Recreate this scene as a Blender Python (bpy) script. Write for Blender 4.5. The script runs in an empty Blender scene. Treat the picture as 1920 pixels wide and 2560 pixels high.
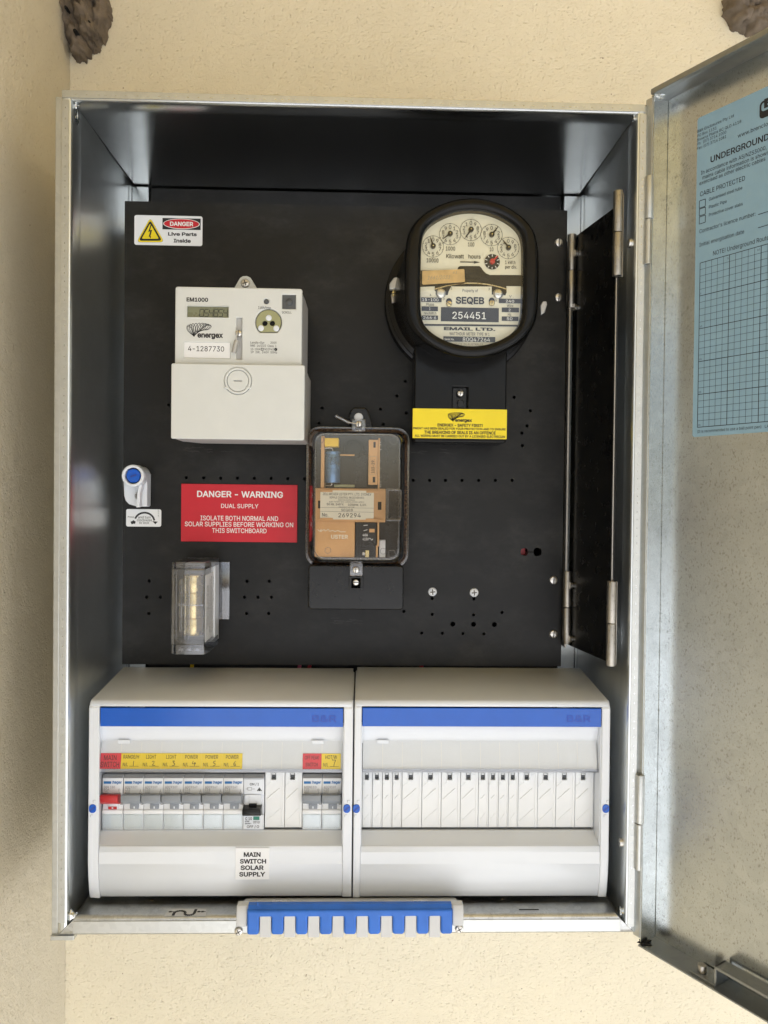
import bpy, bmesh, math, random, os
from mathutils import Vector, Matrix
random.seed(7)
S = 0.001                      # everything below is written in millimetres
scene = bpy.context.scene
col = scene.collection

# ------------------------------------------------------------------ camera
YAW, PITCH, ROLL = 0.0271, -0.0138, 0.0109
CAM = Vector((8.84, -610.0, 14.13)); FPX = 1900.0
_f = Vector((math.sin(YAW)*math.cos(PITCH), math.cos(YAW)*math.cos(PITCH), math.sin(PITCH)))
_r0 = Vector((math.cos(YAW), -math.sin(YAW), 0)); _u0 = _r0.cross(_f)
_r = _r0*math.cos(ROLL) + _u0*math.sin(ROLL); _u = _u0*math.cos(ROLL) - _r0*math.sin(ROLL)
cd = bpy.data.cameras.new('camera'); cam = bpy.data.objects.new('camera', cd); col.objects.link(cam)
cd.sensor_fit = 'HORIZONTAL'; cd.sensor_width = 36; cd.lens = 36*FPX/1920
cd.clip_start = 0.01; cd.clip_end = 200
m = Matrix(((_r.x, _u.x, -_f.x, 0), (_r.y, _u.y, -_f.y, 0), (_r.z, _u.z, -_f.z, 0), (0, 0, 0, 1)))
cam.matrix_world = Matrix.Translation(CAM*S) @ m
scene.camera = cam

# ------------------------------------------------------------------ light
SUN_EL, SUN_AZ = math.radians(52), math.radians(25)      # azimuth measured from the viewer's back towards the right
w = bpy.data.worlds.new('World'); scene.world = w; w.use_nodes = True
nt = w.node_tree; bg = nt.nodes['Background']
sky = nt.nodes.new('ShaderNodeTexSky'); sky.sky_type = 'NISHITA'; sky.sun_disc = False
sky.sun_elevation = SUN_EL; sky.sun_rotation = math.pi - SUN_AZ
sky.dust_density = 3.0; sky.ozone_density = 0.6
nt.links.new(sky.outputs[0], bg.inputs[0]); bg.inputs[1].default_value = 0.10
sd = bpy.data.lights.new('sun', 'SUN'); sd.energy = 5.0; sd.angle = math.radians(0.5); sd.color = (1.0, 0.98, 0.94)
sun = bpy.data.objects.new('sun', sd); col.objects.link(sun)
tosun = Vector((math.sin(SUN_AZ)*math.cos(SUN_EL), -math.cos(SUN_AZ)*math.cos(SUN_EL), math.sin(SUN_EL)))
sun.rotation_euler = tosun.to_track_quat('Z', 'Y').to_euler()
sun.location = tosun*5
vs = scene.view_settings; vs.view_transform = 'Standard'; vs.look = 'None'; vs.gamma = 1.0; vs.exposure = 1.0
try: vs.use_curve_mapping = False
except Exception: pass
scene.cycles.max_bounces = 7; scene.cycles.diffuse_bounces = 4; scene.cycles.glossy_bounces = 4
scene.cycles.transparent_max_bounces = 16; scene.cycles.transmission_bounces = 6

# ------------------------------------------------------------------ materials
MATS = {}
def new_mat(name):
    m = bpy.data.materials.new(name); m.use_nodes = True; MATS[name] = m
    return m, m.node_tree, m.node_tree.nodes['Principled BSDF']
def coords(t, scale=(1, 1, 1)):
    c = t.nodes.new('ShaderNodeTexCoord'); mp = t.nodes.new('ShaderNodeMapping'); mp.inputs['Scale'].default_value = scale
    t.links.new(c.outputs['Object'], mp.inputs[0]); return mp.outputs[0]
def noise(t, vec, scale, detail=4, rough=.55):
    n = t.nodes.new('ShaderNodeTexNoise'); n.inputs['Scale'].default_value = scale; n.inputs['Detail'].default_value = detail
    n.inputs['Roughness'].default_value = rough; t.links.new(vec, n.inputs['Vector']); return n.outputs['Fac']
def ramp(t, fac, stops):
    r = t.nodes.new('ShaderNodeValToRGB'); e = r.color_ramp.elements
    while len(e) < len(stops): e.new(0.5)
    for k, (p, c) in enumerate(stops):
        e[k].position = p; e[k].color = (c, c, c, 1) if isinstance(c, (int, float)) else (*c, 1)
    t.links.new(fac, r.inputs[0]); return r.outputs[0]
def mixc(t, fac, a, b, mode='MIX'):
    n = t.nodes.new('ShaderNodeMix'); n.data_type = 'RGBA'; n.blend_type = mode
    for s, v in ((0, fac), (6, a), (7, b)):
        if hasattr(v, 'is_output'): t.links.new(v, n.inputs[s])
        else: n.inputs[s].default_value = v if s == 0 else (*v, 1) if len(v) == 3 else v
    return n.outputs[2]
def bump(t, h, dist, strength=1.0):
    b = t.nodes.new('ShaderNodeBump'); b.inputs['Distance'].default_value = dist; b.inputs['Strength'].default_value = strength
    t.links.new(h, b.inputs['Height']); return b.outputs['Normal']
def maprange(t, v, a, b):
    n = t.nodes.new('ShaderNodeMapRange'); n.inputs[3].default_value = a; n.inputs[4].default_value = b
    t.links.new(v, n.inputs[0]); return n.outputs[0]

def plain(name, c, rough=.45, metal=0.0, var=.06, spec=.5, dirt=0.0, dirtcol=(.12, .09, .06), bmp=0.0, scale=60, rv=1.0):
    m, t, p = new_mat(name); v = coords(t)
    n = noise(t, v, scale, 5)
    lo = tuple(x*(1-var) for x in c); hi = tuple(min(1, x*(1+var)) for x in c)
    cc = ramp(t, n, [(.3, lo), (.7, hi)])
    if dirt:
        d = ramp(t, noise(t, v, scale*4, 6, .7), [(.66, 0.0), (.74, dirt)])
        cc = mixc(t, d, cc, dirtcol)
    t.links.new(cc, p.inputs['Base Color'])
    r2 = maprange(t, noise(t, v, scale*1.7, 4), max(.03, rough-.10*rv), min(1, rough+.12*rv)); t.links.new(r2, p.inputs['Roughness'])
    p.inputs['Metallic'].default_value = metal; p.inputs['Specular IOR Level'].default_value = spec
    if bmp: t.links.new(bump(t, noise(t, v, scale*18, 3), bmp*S), p.inputs['Normal'])
    return m

def galvanised(name, c=(.60, .60, .58), r0=.24, r1=.42, cell=70, specks=0.0, speckcol=(.16, .14, .11), smudge=.25, spangle=.05, rscale=9):
    m, t, p = new_mat(name); v = coords(t)
    vo = t.nodes.new('ShaderNodeTexVoronoi'); vo.inputs['Scale'].default_value = cell; vo.inputs['Randomness'].default_value = 1
    wob = t.nodes.new('ShaderNodeTexNoise'); wob.inputs['Scale'].default_value = 40; t.links.new(v, wob.inputs['Vector'])
    va = t.nodes.new('ShaderNodeVectorMath'); va.operation = 'MULTIPLY_ADD'
    va.inputs[1].default_value = (.02, .02, .02); t.links.new(wob.outputs['Color'], va.inputs[0]); t.links.new(v, va.inputs[2])
    t.links.new(va.outputs[0], vo.inputs['Vector'])
    bw = t.nodes.new('ShaderNodeRGBToBW'); t.links.new(vo.outputs['Color'], bw.inputs[0])
    lo = tuple(x*(1-spangle) for x in c); hi = tuple(min(1, x*(1+spangle*.7)) for x in c)
    cc = ramp(t, bw.outputs[0], [(.1, lo), (.9, hi)])
    sm = ramp(t, noise(t, v, 14, 6, .65), [(.3, 1-smudge), (.7, 1.0)])
    cc = mixc(t, 1.0, cc, sm, 'MULTIPLY')
    if specks:
        v2 = coords(t, (1, 1, .55))
        sp = ramp(t, noise(t, v2, 760, 3, .6), [(.58, 0.0), (.66, specks)])
        cc = mixc(t, sp, cc, speckcol)
    t.links.new(cc, p.inputs['Base Color'])
    rr = maprange(t, noise(t, v, rscale, 5, .6), r0, r1); t.links.new(rr, p.inputs['Roughness'])
    p.inputs['Metallic'].default_value = 1.0
    t.links.new(bump(t, noise(t, v, 900, 2), .03*S), p.inputs['Normal'])
    return m

def wall_mat(name, c, sc=1.0):
    m, t, p = new_mat(name); v = coords(t)
    n1 = noise(t, v, 520*sc, 2, .5); n2 = noise(t, v, 1100*sc, 2, .5); n3 = noise(t, v, 5, 5, .6); n4 = noise(t, v, 60*sc, 4, .55)
    base = ramp(t, n3, [(.3, tuple(x*.94 for x in c)), (.7, tuple(min(1, x*1.04) for x in c))])
    pit = ramp(t, n1, [(.22, .8), (.31, 0.0)])
    base = mixc(t, pit, base, tuple(x*y for x, y in zip(c, (.74, .68, .58))))
    spk = ramp(t, noise(t, v, 170, 3, .5), [(.745, 0.0), (.765, .7)]); base = mixc(t, spk, base, (.20, .12, .06))
    stn = ramp(t, noise(t, coords(t, (1, 1, .45)), 22, 6, .7), [(.66, 0.0), (.80, .35)]); base = mixc(t, stn, base, tuple(x*y for x, y in zip(c, (.72, .62, .45))))
    t.links.new(base, p.inputs['Base Color']); p.inputs['Roughness'].default_value = .8; p.inputs['Specular IOR Level'].default_value = .25
    h1 = t.nodes.new('ShaderNodeMath'); h1.operation = 'MULTIPLY_ADD'; h1.inputs[1].default_value = .30
    t.links.new(n2, h1.inputs[0]); t.links.new(ramp(t, n1, [(.22, 0.0), (.40, .75), (.75, 1.0)]), h1.inputs[2])
    h2 = t.nodes.new('ShaderNodeMath'); h2.operation = 'MULTIPLY_ADD'; h2.inputs[1].default_value = 1.6
    t.links.new(n4, h2.inputs[0]); t.links.new(h1.outputs[0], h2.inputs[2])
    t.links.new(bump(t, h2.outputs[0], 1.0*S), p.inputs['Normal'])
    return m

def clear(name, tint=(.96, .95, .95), gloss=.12, rough=.06):
    m, t, p = new_mat(name); t.nodes.remove(p)
    tr = t.nodes.new('ShaderNodeBsdfTransparent'); tr.inputs[0].default_value = (*tint, 1)
    gl = t.nodes.new('ShaderNodeBsdfGlossy'); gl.inputs['Roughness'].default_value = rough; gl.inputs[0].default_value = (1, 1, 1, 1)
    lw = t.nodes.new('ShaderNodeLayerWeight'); lw.inputs[0].default_value = .25
    fm = maprange(t, lw.outputs['Fresnel'], gloss*.35, min(1, gloss*6))
    mx = t.nodes.new('ShaderNodeMixShader'); t.links.new(fm, mx.inputs[0]); t.links.new(tr.outputs[0], mx.inputs[1]); t.links.new(gl.outputs[0], mx.inputs[2])
    t.links.new(mx.outputs[0], t.nodes['Material Output'].inputs[0]); return m

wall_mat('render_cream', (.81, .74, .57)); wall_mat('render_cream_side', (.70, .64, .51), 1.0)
plain('concrete', (.60, .61, .63), .85, var=.12, scale=6)
plain('soffit_tint', (.66, .50, .22), .7)  # yellow chosen for the warm bounce on the upper wall
galvanised('galv_side', (.76, .79, .79), .30, .40, 90, smudge=.10, spangle=.02); galvanised('galv_shaded', (.36, .37, .36), .34, .48, 160, smudge=.12); galvanised('galv', (.64, .66, .66), .17, .27, 90, smudge=.10, spangle=.02); galvanised('galv_frame', (.60, .61, .59), .40, .52, 220, smudge=.05)  # door flange steel darkened for the shaded underside it reflects
galvanised('galv_door', (.68, .71, .71), .20, .30, 140, specks=.5, speckcol=(.25, .23, .19), smudge=.12)
galvanised('galv_sill', (.60, .61, .60), .30, .5, 220, specks=.25, smudge=.2, spangle=.10); galvanised('galv_floor', (.52, .53, .52), .36, .6, 60, specks=.5, smudge=.35)
galvanised('hinge_steel', (.46, .43, .38), .26, .5, 200, specks=.4, speckcol=(.10, .07, .04))
plain('zinc_screw', (.62, .60, .56), .30, 1.0, .12, scale=200); plain('screw_slot', (.07, .065, .06), .6); plain('dark_slot', (.03, .03, .03), .7)
def panel_mat():
    m, t, p = new_mat('black_board'); v = coords(t)
    sm = ramp(t, noise(t, v, 7, 8, .62), [(.36, (.0028, .0028, .0027)), (.66, (.0075, .0074, .007))])
    du = ramp(t, noise(t, coords(t, (1, 1, 1.7)), 13, 9, .72), [(.46, 0.0), (.56, .22), (.74, 1.0)])
    cc = mixc(t, du, sm, (.028, .0275, .0255))
    fp = ramp(t, noise(t, v, 46, 3, .5), [(.60, 0.0), (.70, .40)]); cc = mixc(t, fp, cc, (.004, .004, .004))
    dp = ramp(t, noise(t, v, 1500, 1, .5), [(.80, 0.0), (.84, .8)]); cc = mixc(t, dp, cc, (.12, .12, .115))
    sc = ramp(t, noise(t, coords(t, (1, 1, .12)), 240, 4, .7), [(.70, 0.0), (.78, .22)]); cc = mixc(t, sc, cc, (.04, .04, .038))
    t.links.new(cc, p.inputs['Base Color'])
    rr = maprange(t, noise(t, v, 13, 8, .7), .20, .60); t.links.new(rr, p.inputs['Roughness'])
    p.inputs['Specular IOR Level'].default_value = .30
    t.links.new(bump(t, noise(t, v, 1400, 2), .02*S), p.inputs['Normal'])
panel_mat()
plain('black_bakelite', (.004, .0038, .0035), .20, var=.25, spec=.22); plain('black_plastic', (.006, .0062, .0065), .24, var=.2, spec=.36)
plain('black_void', (.004, .004, .004), .9); plain('black_paint', (.005, .0048, .0043), .24, var=.3, spec=.3); plain('scuff', (.022, .021, .020), .5); plain('blue_emboss', (.005, .055, .40), .3)
plain('meter_grey', (.64, .655, .635), .42, var=.02); plain('meter_grey_shaded', (.48, .475, .46), .5, var=.03)  # case sides darkened to hold their shade, same plastic as the front
plain('meter_side_shaded', (.34, .33, .34), .5, var=.04)  # darker grey with the side's shade in the colour
plain('white_plastic', (.705, .735, .775), .30, var=.012, rv=.3, dirt=.03, dirtcol=(.35, .3, .25), scale=40); plain('white_plastic_shiny', (.715, .745, .78), .22, var=.012, rv=.4, dirt=.04, dirtcol=(.35, .3, .25), scale=40)
plain('breaker_white', (.78, .79, .80), .35, var=.02); plain('blank_white', (.75, .765, .77), .38, var=.02)
plain('grey_toggle', (.24, .26, .285), .42, var=.05); plain('grey_top', (.36, .36, .35), .45); plain('red_plastic', (.46, .015, .018), .32, var=.06)
plain('blue_plastic', (.006, .095, .50), .16, var=.04); plain('blue_dark', (.005, .03, .26), .35); plain('blue_rubber', (.022, .14, .56), .48, var=.10, bmp=.05)
plain('grey_plastic', (.56, .565, .56), .42, var=.03); plain('white_paper', (.80, .81, .82), .5, var=.015); plain('cream_paper', (.74, .70, .55), .5, var=.03)
plain('ink', (.012, .012, .013), .6); plain('ink_grey', (.30, .30, .31), .6); plain('white_ink', (.82, .82, .80), .5); plain('ink_blue', (.02, .16, .42), .5); plain('ink_faint', (.34, .29, .20), .6)
plain('red_sign', (.56, .006, .02), .42, var=.04); plain('yellow_label', (.82, .62, .035), .45, var=.03); plain('yellow_sticker', (.84, .66, .01), .40, var=.03, dirt=.1, dirtcol=(.3, .22, .03)); plain('red_label', (.70, .045, .07), .45, var=.03)
plain('blue_form', (.24, .38, .47), .55, var=.03); plain('lcd', (.20, .205, .12), .28, var=.05); plain('lcd_segment', (.035, .036, .025), .4)
plain('olive_brass', (.33, .33, .18), .38, .45); plain('dial_cream', (.74, .70, .56), .5, var=.03, dirt=.03); plain('tan_board', (.62, .35, .14), .5, var=.07); plain('tan_sticker', (.58, .38, .16), .6, var=.15, dirt=.2, dirtcol=(.36, .2, .07), scale=120)
plain('brass', (.62, .50, .24), .26, 1.0, .08); plain('blue_can', (.13, .24, .40), .24, .45, .12); plain('yellow_cap', (.82, .54, .01), .4); plain('steel', (.62, .60, .56), .25, 1.0, .1)
plain('green_window', (.01, .20, .13), .35); plain('mud', (.17, .135, .10), .9, var=.35, bmp=.8, scale=70, dirt=.5, dirtcol=(.06, .04, .025)); plain('red_pointer', (.50, .02, .02), .4); plain('red_wire', (.45, .02, .03), .4); plain('pink_wire', (.6, .12, .2), .4)
plain('translucent_seal', (.46, .45, .42), .2, .3); plain('dark_button', (.075, .08, .085), .5)
clear('clear_plastic', (.97, .965, .965), .20, .08); clear('glass', (.95, .96, .94), .11, .03); clear('clear_strip', (.985, .985, .98), .05, .10); clear('clear_blue', (.955, .975, .98), .13, .08); clear('clear_rim', (.94, .90, .86), .30, .12); clear('clear_edge', (.72, .73, .76), .3, .1)
def cork():
    m, t, p = new_mat('cork'); v = coords(t)
    t.links.new(ramp(t, noise(t, v, 620, 3, .7), [(.38, (.05, .022, .01)), (.5, (.24, .11, .04)), (.62, (.46, .27, .12))]), p.inputs['Base Color']); p.inputs['Roughness'].default_value = .8
    t.links.new(bump(t, noise(t, v, 600, 3), .5*S), p.inputs['Normal'])
cork()

# ------------------------------------------------------------------ helpers
ORG = {}
def tag(o, label=None, cat=None, group=None, kind=None):
    if label: o['label'] = label
    if cat: o['category'] = cat
    if group: o['group'] = group
    if kind: o['kind'] = kind
    return o
def thing(name, loc, label, cat, group=None, rotz=0.0, local=False):
    o = bpy.data.objects.new(name, None); col.objects.link(o); o.empty_display_size = .01
    o.location = Vector(loc)*S; o.rotation_euler = (0, 0, rotz)
    ORG[o.name] = Vector((0, 0, 0)) if local else Vector(loc)
    return tag(o, label, cat, group)
def link_mesh(name, me, mat, parent):
    o = bpy.data.objects.new(name, me); col.objects.link(o)
    if mat: me.materials.clear(); me.materials.append(MATS[mat])
    if parent is not None: o.parent = parent; ORG[o.name] = ORG[parent.name]
    else: ORG[o.name] = Vector((0, 0, 0))
    return o
def ray(px, py): return _r*((px-960)/FPX) + _u*((1280-py)/FPX) + _f
def at(px, py, Y):
    d = ray(px, py); t = (Y-CAM.y)/d.y; p = CAM + d*t; return (p.x, p.z)

def rrect(x0, z0, x1, z1, r=0.0, n=5):
    if r <= 0: return [(x0, z0), (x1, z0), (x1, z1), (x0, z1)]
    r = min(r, abs(x1-x0)/2-1e-4, abs(z1-z0)/2-1e-4); pts = []
    for cx, cz, a0 in ((x1-r, z0+r, -90), (x1-r, z1-r, 0), (x0+r, z1-r, 90), (x0+r, z0+r, 180)):
        for k in range(n+1):
            a = math.radians(a0 + 90*k/n); pts.append((cx+r*math.cos(a), cz+r*math.sin(a)))
    return pts
def circ(cx, cz, r, n=20, a0=0, sq=1.0): return [(cx+r*math.cos(a0+2*math.pi*k/n), cz+r*sq*math.sin(a0+2*math.pi*k/n)) for k in range(n)]

class B:
    def __init__(s): s.bm = bmesh.new()
    def faces(s, vs, fs):
        v = [s.bm.verts.new(p) for p in vs]
        for f in fs:
            try: s.bm.faces.new([v[i] for i in f])
            except ValueError: pass
        return s
    def box(s, x0, x1, y0, y1, z0, z1, bev=0, seg=2):
        t = bmesh.new(); bmesh.ops.create_cube(t, size=1)
        for v in t.verts: v.co = Vector(((x0+x1)/2+v.co.x*(x1-x0), (y0+y1)/2+v.co.y*(y1-y0), (z0+z1)/2+v.co.z*(z1-z0)))
        return s.merge(t, bev, seg)
    def merge(s, t, bev=0, seg=2, ang=.5):
        bmesh.ops.recalc_face_normals(t, faces=t.faces[:])
        if bev:
            e = [e for e in t.edges if len(e.link_faces) == 2 and e.calc_face_angle(0) > ang]
            bmesh.ops.bevel(t, geom=e, offset=bev, segments=seg, profile=.5, affect='EDGES', clamp_overlap=True)
        me = bpy.data.meshes.new('tmp'); t.to_mesh(me); t.free(); s.bm.from_mesh(me); bpy.data.meshes.remove(me); return s
    def prism_x(s, prof, x0, x1, bev=0, seg=2, ang=.5):       # prof in (y, z)
        t = bmesh.new(); a = [t.verts.new((x0, y, z)) for y, z in prof]; b = [t.verts.new((x1, y, z)) for y, z in prof]; n = len(prof)
        t.faces.new(a); t.faces.new(b[::-1])
        for k in range(n): t.faces.new((a[k], b[k], b[(k+1) % n], a[(k+1) % n]))
        return s.merge(t, bev, seg, ang)
    def prism_z(s, prof, z0, z1, bev=0, seg=2, ang=.5):       # prof in (x, y)
        t = bmesh.new(); a = [t.verts.new((x, y, z0)) for x, y in prof]; b = [t.verts.new((x, y, z1)) for x, y in prof]; n = len(prof)
        t.faces.new(a); t.faces.new(b[::-1])
        for k in range(n): t.faces.new((a[k], b[k], b[(k+1) % n], a[(k+1) % n]))
        return s.merge(t, bev, seg, ang)
    def prism_y(s, poly, y0, y1, bev=0, seg=2, ang=.5):       # poly in (x, z), convex or simple
        t = bmesh.new(); a = [t.verts.new((x, y0, z)) for x, z in poly]; b = [t.verts.new((x, y1, z)) for x, z in poly]; n = len(poly)
        t.faces.new(a); t.faces.new(b[::-1])
        for k in range(n): t.faces.new((a[k], b[k], b[(k+1) % n], a[(k+1) % n]))
        return s.merge(t, bev, seg, ang)
    def plate(s, outer, holes=(), y=0, thick=1, bev=0):        # filled outline with holes, front face at y, body behind
        c = bpy.data.curves.new('tmp', 'CURVE'); c.dimensions = '2D'; c.fill_mode = 'BOTH'
        for pts in [outer] + list(holes):
            sp = c.splines.new('POLY'); sp.points.add(len(pts)-1); sp.use_cyclic_u = True
            for p, q in zip(sp.points, pts): p.co = (q[0], q[1], 0, 1)
        bev = min(bev, thick/2)
        c.extrude = max(thick/2-bev, 0); c.bevel_depth = bev; c.bevel_resolution = 2; c.offset = -bev
        o = bpy.data.objects.new('tmp', c); me = o.to_mesh().copy()
        for v in me.vertices: x, z, d = v.co; v.co = (x, y+thick/2-d, z)
        t = bmesh.new(); t.from_mesh(me); bmesh.ops.remove_doubles(t, verts=t.verts[:], dist=1e-4)
        o.to_mesh_clear(); bpy.data.objects.remove(o); bpy.data.curves.remove(c); bpy.data.meshes.remove(me)
        return s.merge(t)
    def drilled(s, outer, holes, y, thick):                    # flat board with many drilled holes
        from mathutils.geometry import delaunay_2d_cdt
        V, E = [], []
        for pts in [outer] + list(holes):
            o = len(V); n = len(pts); V += [Vector(p) for p in pts]; E += [(o+k, o+(k+1) % n) for k in range(n)]
        r = delaunay_2d_cdt(V, E, [], 1, 1e-5); n = len(r[0])
        ce = [(sum(p[0] for p in h)/len(h), sum(p[1] for p in h)/len(h), max(math.hypot(p[0]-h[0][0], p[1]-h[0][1]) for p in h)/2) for h in holes]
        keep = []
        for f in r[2]:
            cx = sum(r[0][i].x for i in f)/len(f); cz = sum(r[0][i].y for i in f)/len(f)
            if not any(abs(cx-a) < w_ and math.hypot(cx-a, cz-b) < w_*.98 for a, b, w_ in ce): keep.append(f)
        r = (r[0], None, keep)
        vs = [(p.x, y, p.y) for p in r[0]] + [(p.x, y+thick, p.y) for p in r[0]]
        fs = [tuple(f) for f in r[2]] + [tuple(i+n for i in reversed(f)) for f in r[2]]; cnt = {}
        for f in r[2]:
            for i in range(len(f)): k = tuple(sorted((f[i], f[(i+1) % len(f)]))); cnt[k] = cnt.get(k, 0)+1
        fs += [(a, b, b+n, a+n) for (a, b), c in cnt.items() if c == 1]
        return s.faces(vs, fs)
    def flat(s, poly, y):                                       # one flat polygon facing the viewer
        v = [s.bm.verts.new((x, y, z)) for x, z in poly]; f = s.bm.faces.new(v); f.normal_update()
        if f.normal.y > 0: f.normal_flip()
        return s
    def loft(s, rings, cap0=False, cap1=False, closed=True):
        R = [[s.bm.verts.new(p) for p in r] for r in rings]; n = len(R[0])
        for a, b in zip(R, R[1:]):
            for k in range(n if closed else n-1): s.bm.faces.new((a[k], a[(k+1) % n], b[(k+1) % n], b[k]))
        if cap0: s.bm.faces.new(R[0][::-1])
        if cap1: s.bm.faces.new(R[-1])
        return s
    def lathe_y(s, cx, cz, prof, n=28):                         # prof: list of (radius, y)
        rings = [[(cx+r*math.cos(2*math.pi*k/n), y, cz+r*math.sin(2*math.pi*k/n)) for k in range(n)] for r, y in prof]
        return s.loft(rings, True, True)
    def cyl_z(s, cx, cy, r, z0, z1, n=20, bev=.5):
        t = bmesh.new(); bmesh.ops.create_cone(t, cap_ends=True, segments=n, radius1=r, radius2=r, depth=z1-z0)
        for v in t.verts: v.co += Vector((cx, cy, (z0+z1)/2))
        return s.merge(t, bev, 2, .9)
    def tube(s, pts, r, n=10, taper=None):
        rings = []; P = [Vector(p) for p in pts]
        for k, p in enumerate(P):
            d = (P[min(k+1, len(P)-1)]-P[max(k-1, 0)]).normalized(); a = d.orthogonal().normalized() if k == 0 else (a - d*a.dot(d)).normalized()
            b = d.cross(a); rr = r if taper is None else r*taper[k]
            rings.append([tuple(p+a*rr*math.cos(2*math.pi*j/n)+b*rr*math.sin(2*math.pi*j/n)) for j in range(n)])
        return s.loft(rings, True, True)
    def ribbon(s, pts, wd, y, joints=True):
        for (x0, z0), (x1, z1) in zip(pts, pts[1:]):
            d = math.hypot(x1-x0, z1-z0) or 1e-6; nx, nz = -(z1-z0)/d*wd/2, (x1-x0)/d*wd/2
            s.flat([(x0+nx, z0+nz), (x0-nx, z0-nz), (x1-nx, z1-nz), (x1+nx, z1+nz)], y)
        return s
    def build(s, name, mat, parent=None, smooth=35, recalc=True):
        if recalc: bmesh.ops.recalc_face_normals(s.bm, faces=s.bm.faces[:])
        org = ORG[parent.name] if parent is not None else Vector((0, 0, 0))
        for v in s.bm.verts: v.co = (v.co-org)*S
        if smooth:                                             # smooth shading, but large flat faces stay flat
            lim = math.radians(smooth); fl = {}
            for f in s.bm.faces:
                f.smooth = True; f.normal_update(); n = f.normal; fl[f] = max(abs(n.x), abs(n.y), abs(n.z)) > .9999
            for e in s.bm.edges:
                lf = e.link_faces
                if len(lf) == 2: e.smooth = not (e.calc_face_angle(0) > lim or fl[lf[0]] != fl[lf[1]])
        me = bpy.data.meshes.new(name); s.bm.to_mesh(me); s.bm.free()
        return link_mesh(name, me, mat, parent)

FONT = None                    # the sans face that ships with Blender itself; its built-in face is the fallback
for _root in (os.path.join(os.path.dirname(bpy.app.binary_path), '%d.%d' % bpy.app.version[:2], 'datafiles'), bpy.utils.system_resource('DATAFILES') or ''):
    try:
        _fp = os.path.join(_root, 'fonts', 'Inter.woff2')
        if FONT is None and os.path.exists(_fp): FONT = bpy.data.fonts.load(_fp)
    except Exception: pass
import numpy as np
from mathutils.geometry import delaunay_2d_cdt
_GL = {}; DG = bpy.context.evaluated_depsgraph_get()
def contours(s):
    c = bpy.data.curves.new('tmp', 'FONT'); c.body = s; c.size = 1.0
    if FONT: c.font = FONT
    o = bpy.data.objects.new('tmp', c); k = o.to_curve(DG); out = []
    for sp in k.splines:
        P = sp.bezier_points; n = len(P); pts = []
        for i in range(n):
            p0, p1 = P[i], P[(i+1) % n]; A, h0, h1, D = p0.co, p0.handle_right, p1.handle_left, p1.co; d = D-A
            bend = (abs((h0-A).x*d.y-(h0-A).y*d.x) + abs((h1-A).x*d.y-(h1-A).y*d.x))/(d.length+1e-9)
            m_ = 1 if bend < .004 else (2 if bend < .03 else 4)
            for j in range(m_):
                t = j/m_; q = A*(1-t)**3 + h0*3*t*(1-t)**2 + h1*3*t*t*(1-t) + D*t**3; pts.append((q.x, q.y))
        out.append(pts)
    o.to_curve_clear(); bpy.data.objects.remove(o); bpy.data.curves.remove(c); return out
def glyph(ch, bold):
    """outline of one letter, emboldened by moving each outline outwards, filled by the non-zero rule"""
    if (ch, bold) in _GL: return _GL[ch, bold]
    cs = contours(ch); V, E = [], []
    area = sum(sum(p[0]*q[1]-q[0]*p[1] for p, q in zip(c, c[1:]+c[:1])) for c in cs); sg = 1 if area > 0 else -1
    for c in cs:
        c2 = [p for i, p in enumerate(c) if math.hypot(p[0]-c[i-1][0], p[1]-c[i-1][1]) > 1e-5]; n = len(c2); o = len(V); off = []
        for i in range(n):
            a, p, b = c2[i-1], c2[i], c2[(i+1) % n]
            d1 = Vector((p[0]-a[0], p[1]-a[1])).normalized(); d2 = Vector((b[0]-p[0], b[1]-p[1])).normalized()
            n1 = Vector((d1.y, -d1.x)); n2 = Vector((d2.y, -d2.x)); m_ = n1+n2
            m_ = m_/max(.35, m_.dot(m_)/2) if m_.length > 1e-4 else n1
            off.append((p[0]+m_.x*bold*sg, p[1]+m_.y*bold*sg))
        V += [Vector(p) for p in off]; E += [(o+i, o+(i+1) % n) for i in range(n)]
    r = delaunay_2d_cdt(V, E, [], 0, 1e-6)
    vv = np.array([(p.x, p.y) for p in r[0]]); tr = [t for t in r[2]]
    a = np.array([tuple(V[i]) for i, _ in E]); b = np.array([tuple(V[j]) for _, j in E]); keep = []
    for t in tr:
        x, y = vv[list(t)].mean(axis=0)
        up = (a[:, 1] <= y) & (b[:, 1] > y); dn = (a[:, 1] > y) & (b[:, 1] <= y)
        side = (b[:, 0]-a[:, 0])*(y-a[:, 1]) - (x-a[:, 0])*(b[:, 1]-a[:, 1])
        if int((up & (side > 0)).sum()) - int((dn & (side < 0)).sum()) != 0: keep.append(tuple(t))
    _GL[ch, bold] = (vv, keep, len(cs), cs[0][0][0] if cs else 0.0); return _GL[ch, bold]
def text_data(s, bold):
    spl = contours(s); vs, fs, k = [], [], 0
    for ch in s:
        if ch == ' ': continue
        vv, tr, n, x0 = glyph(ch, bold)
        if n == 0 or k >= len(spl): continue
        dx = spl[k][0][0]-x0; k += n; o = len(vs)
        vs += [(x+dx, y) for x, y in vv]; fs += [tuple(i+o for i in t) for t in tr]
    return vs, fs
CAPH = max(p[1] for c in contours('H') for p in c)
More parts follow.
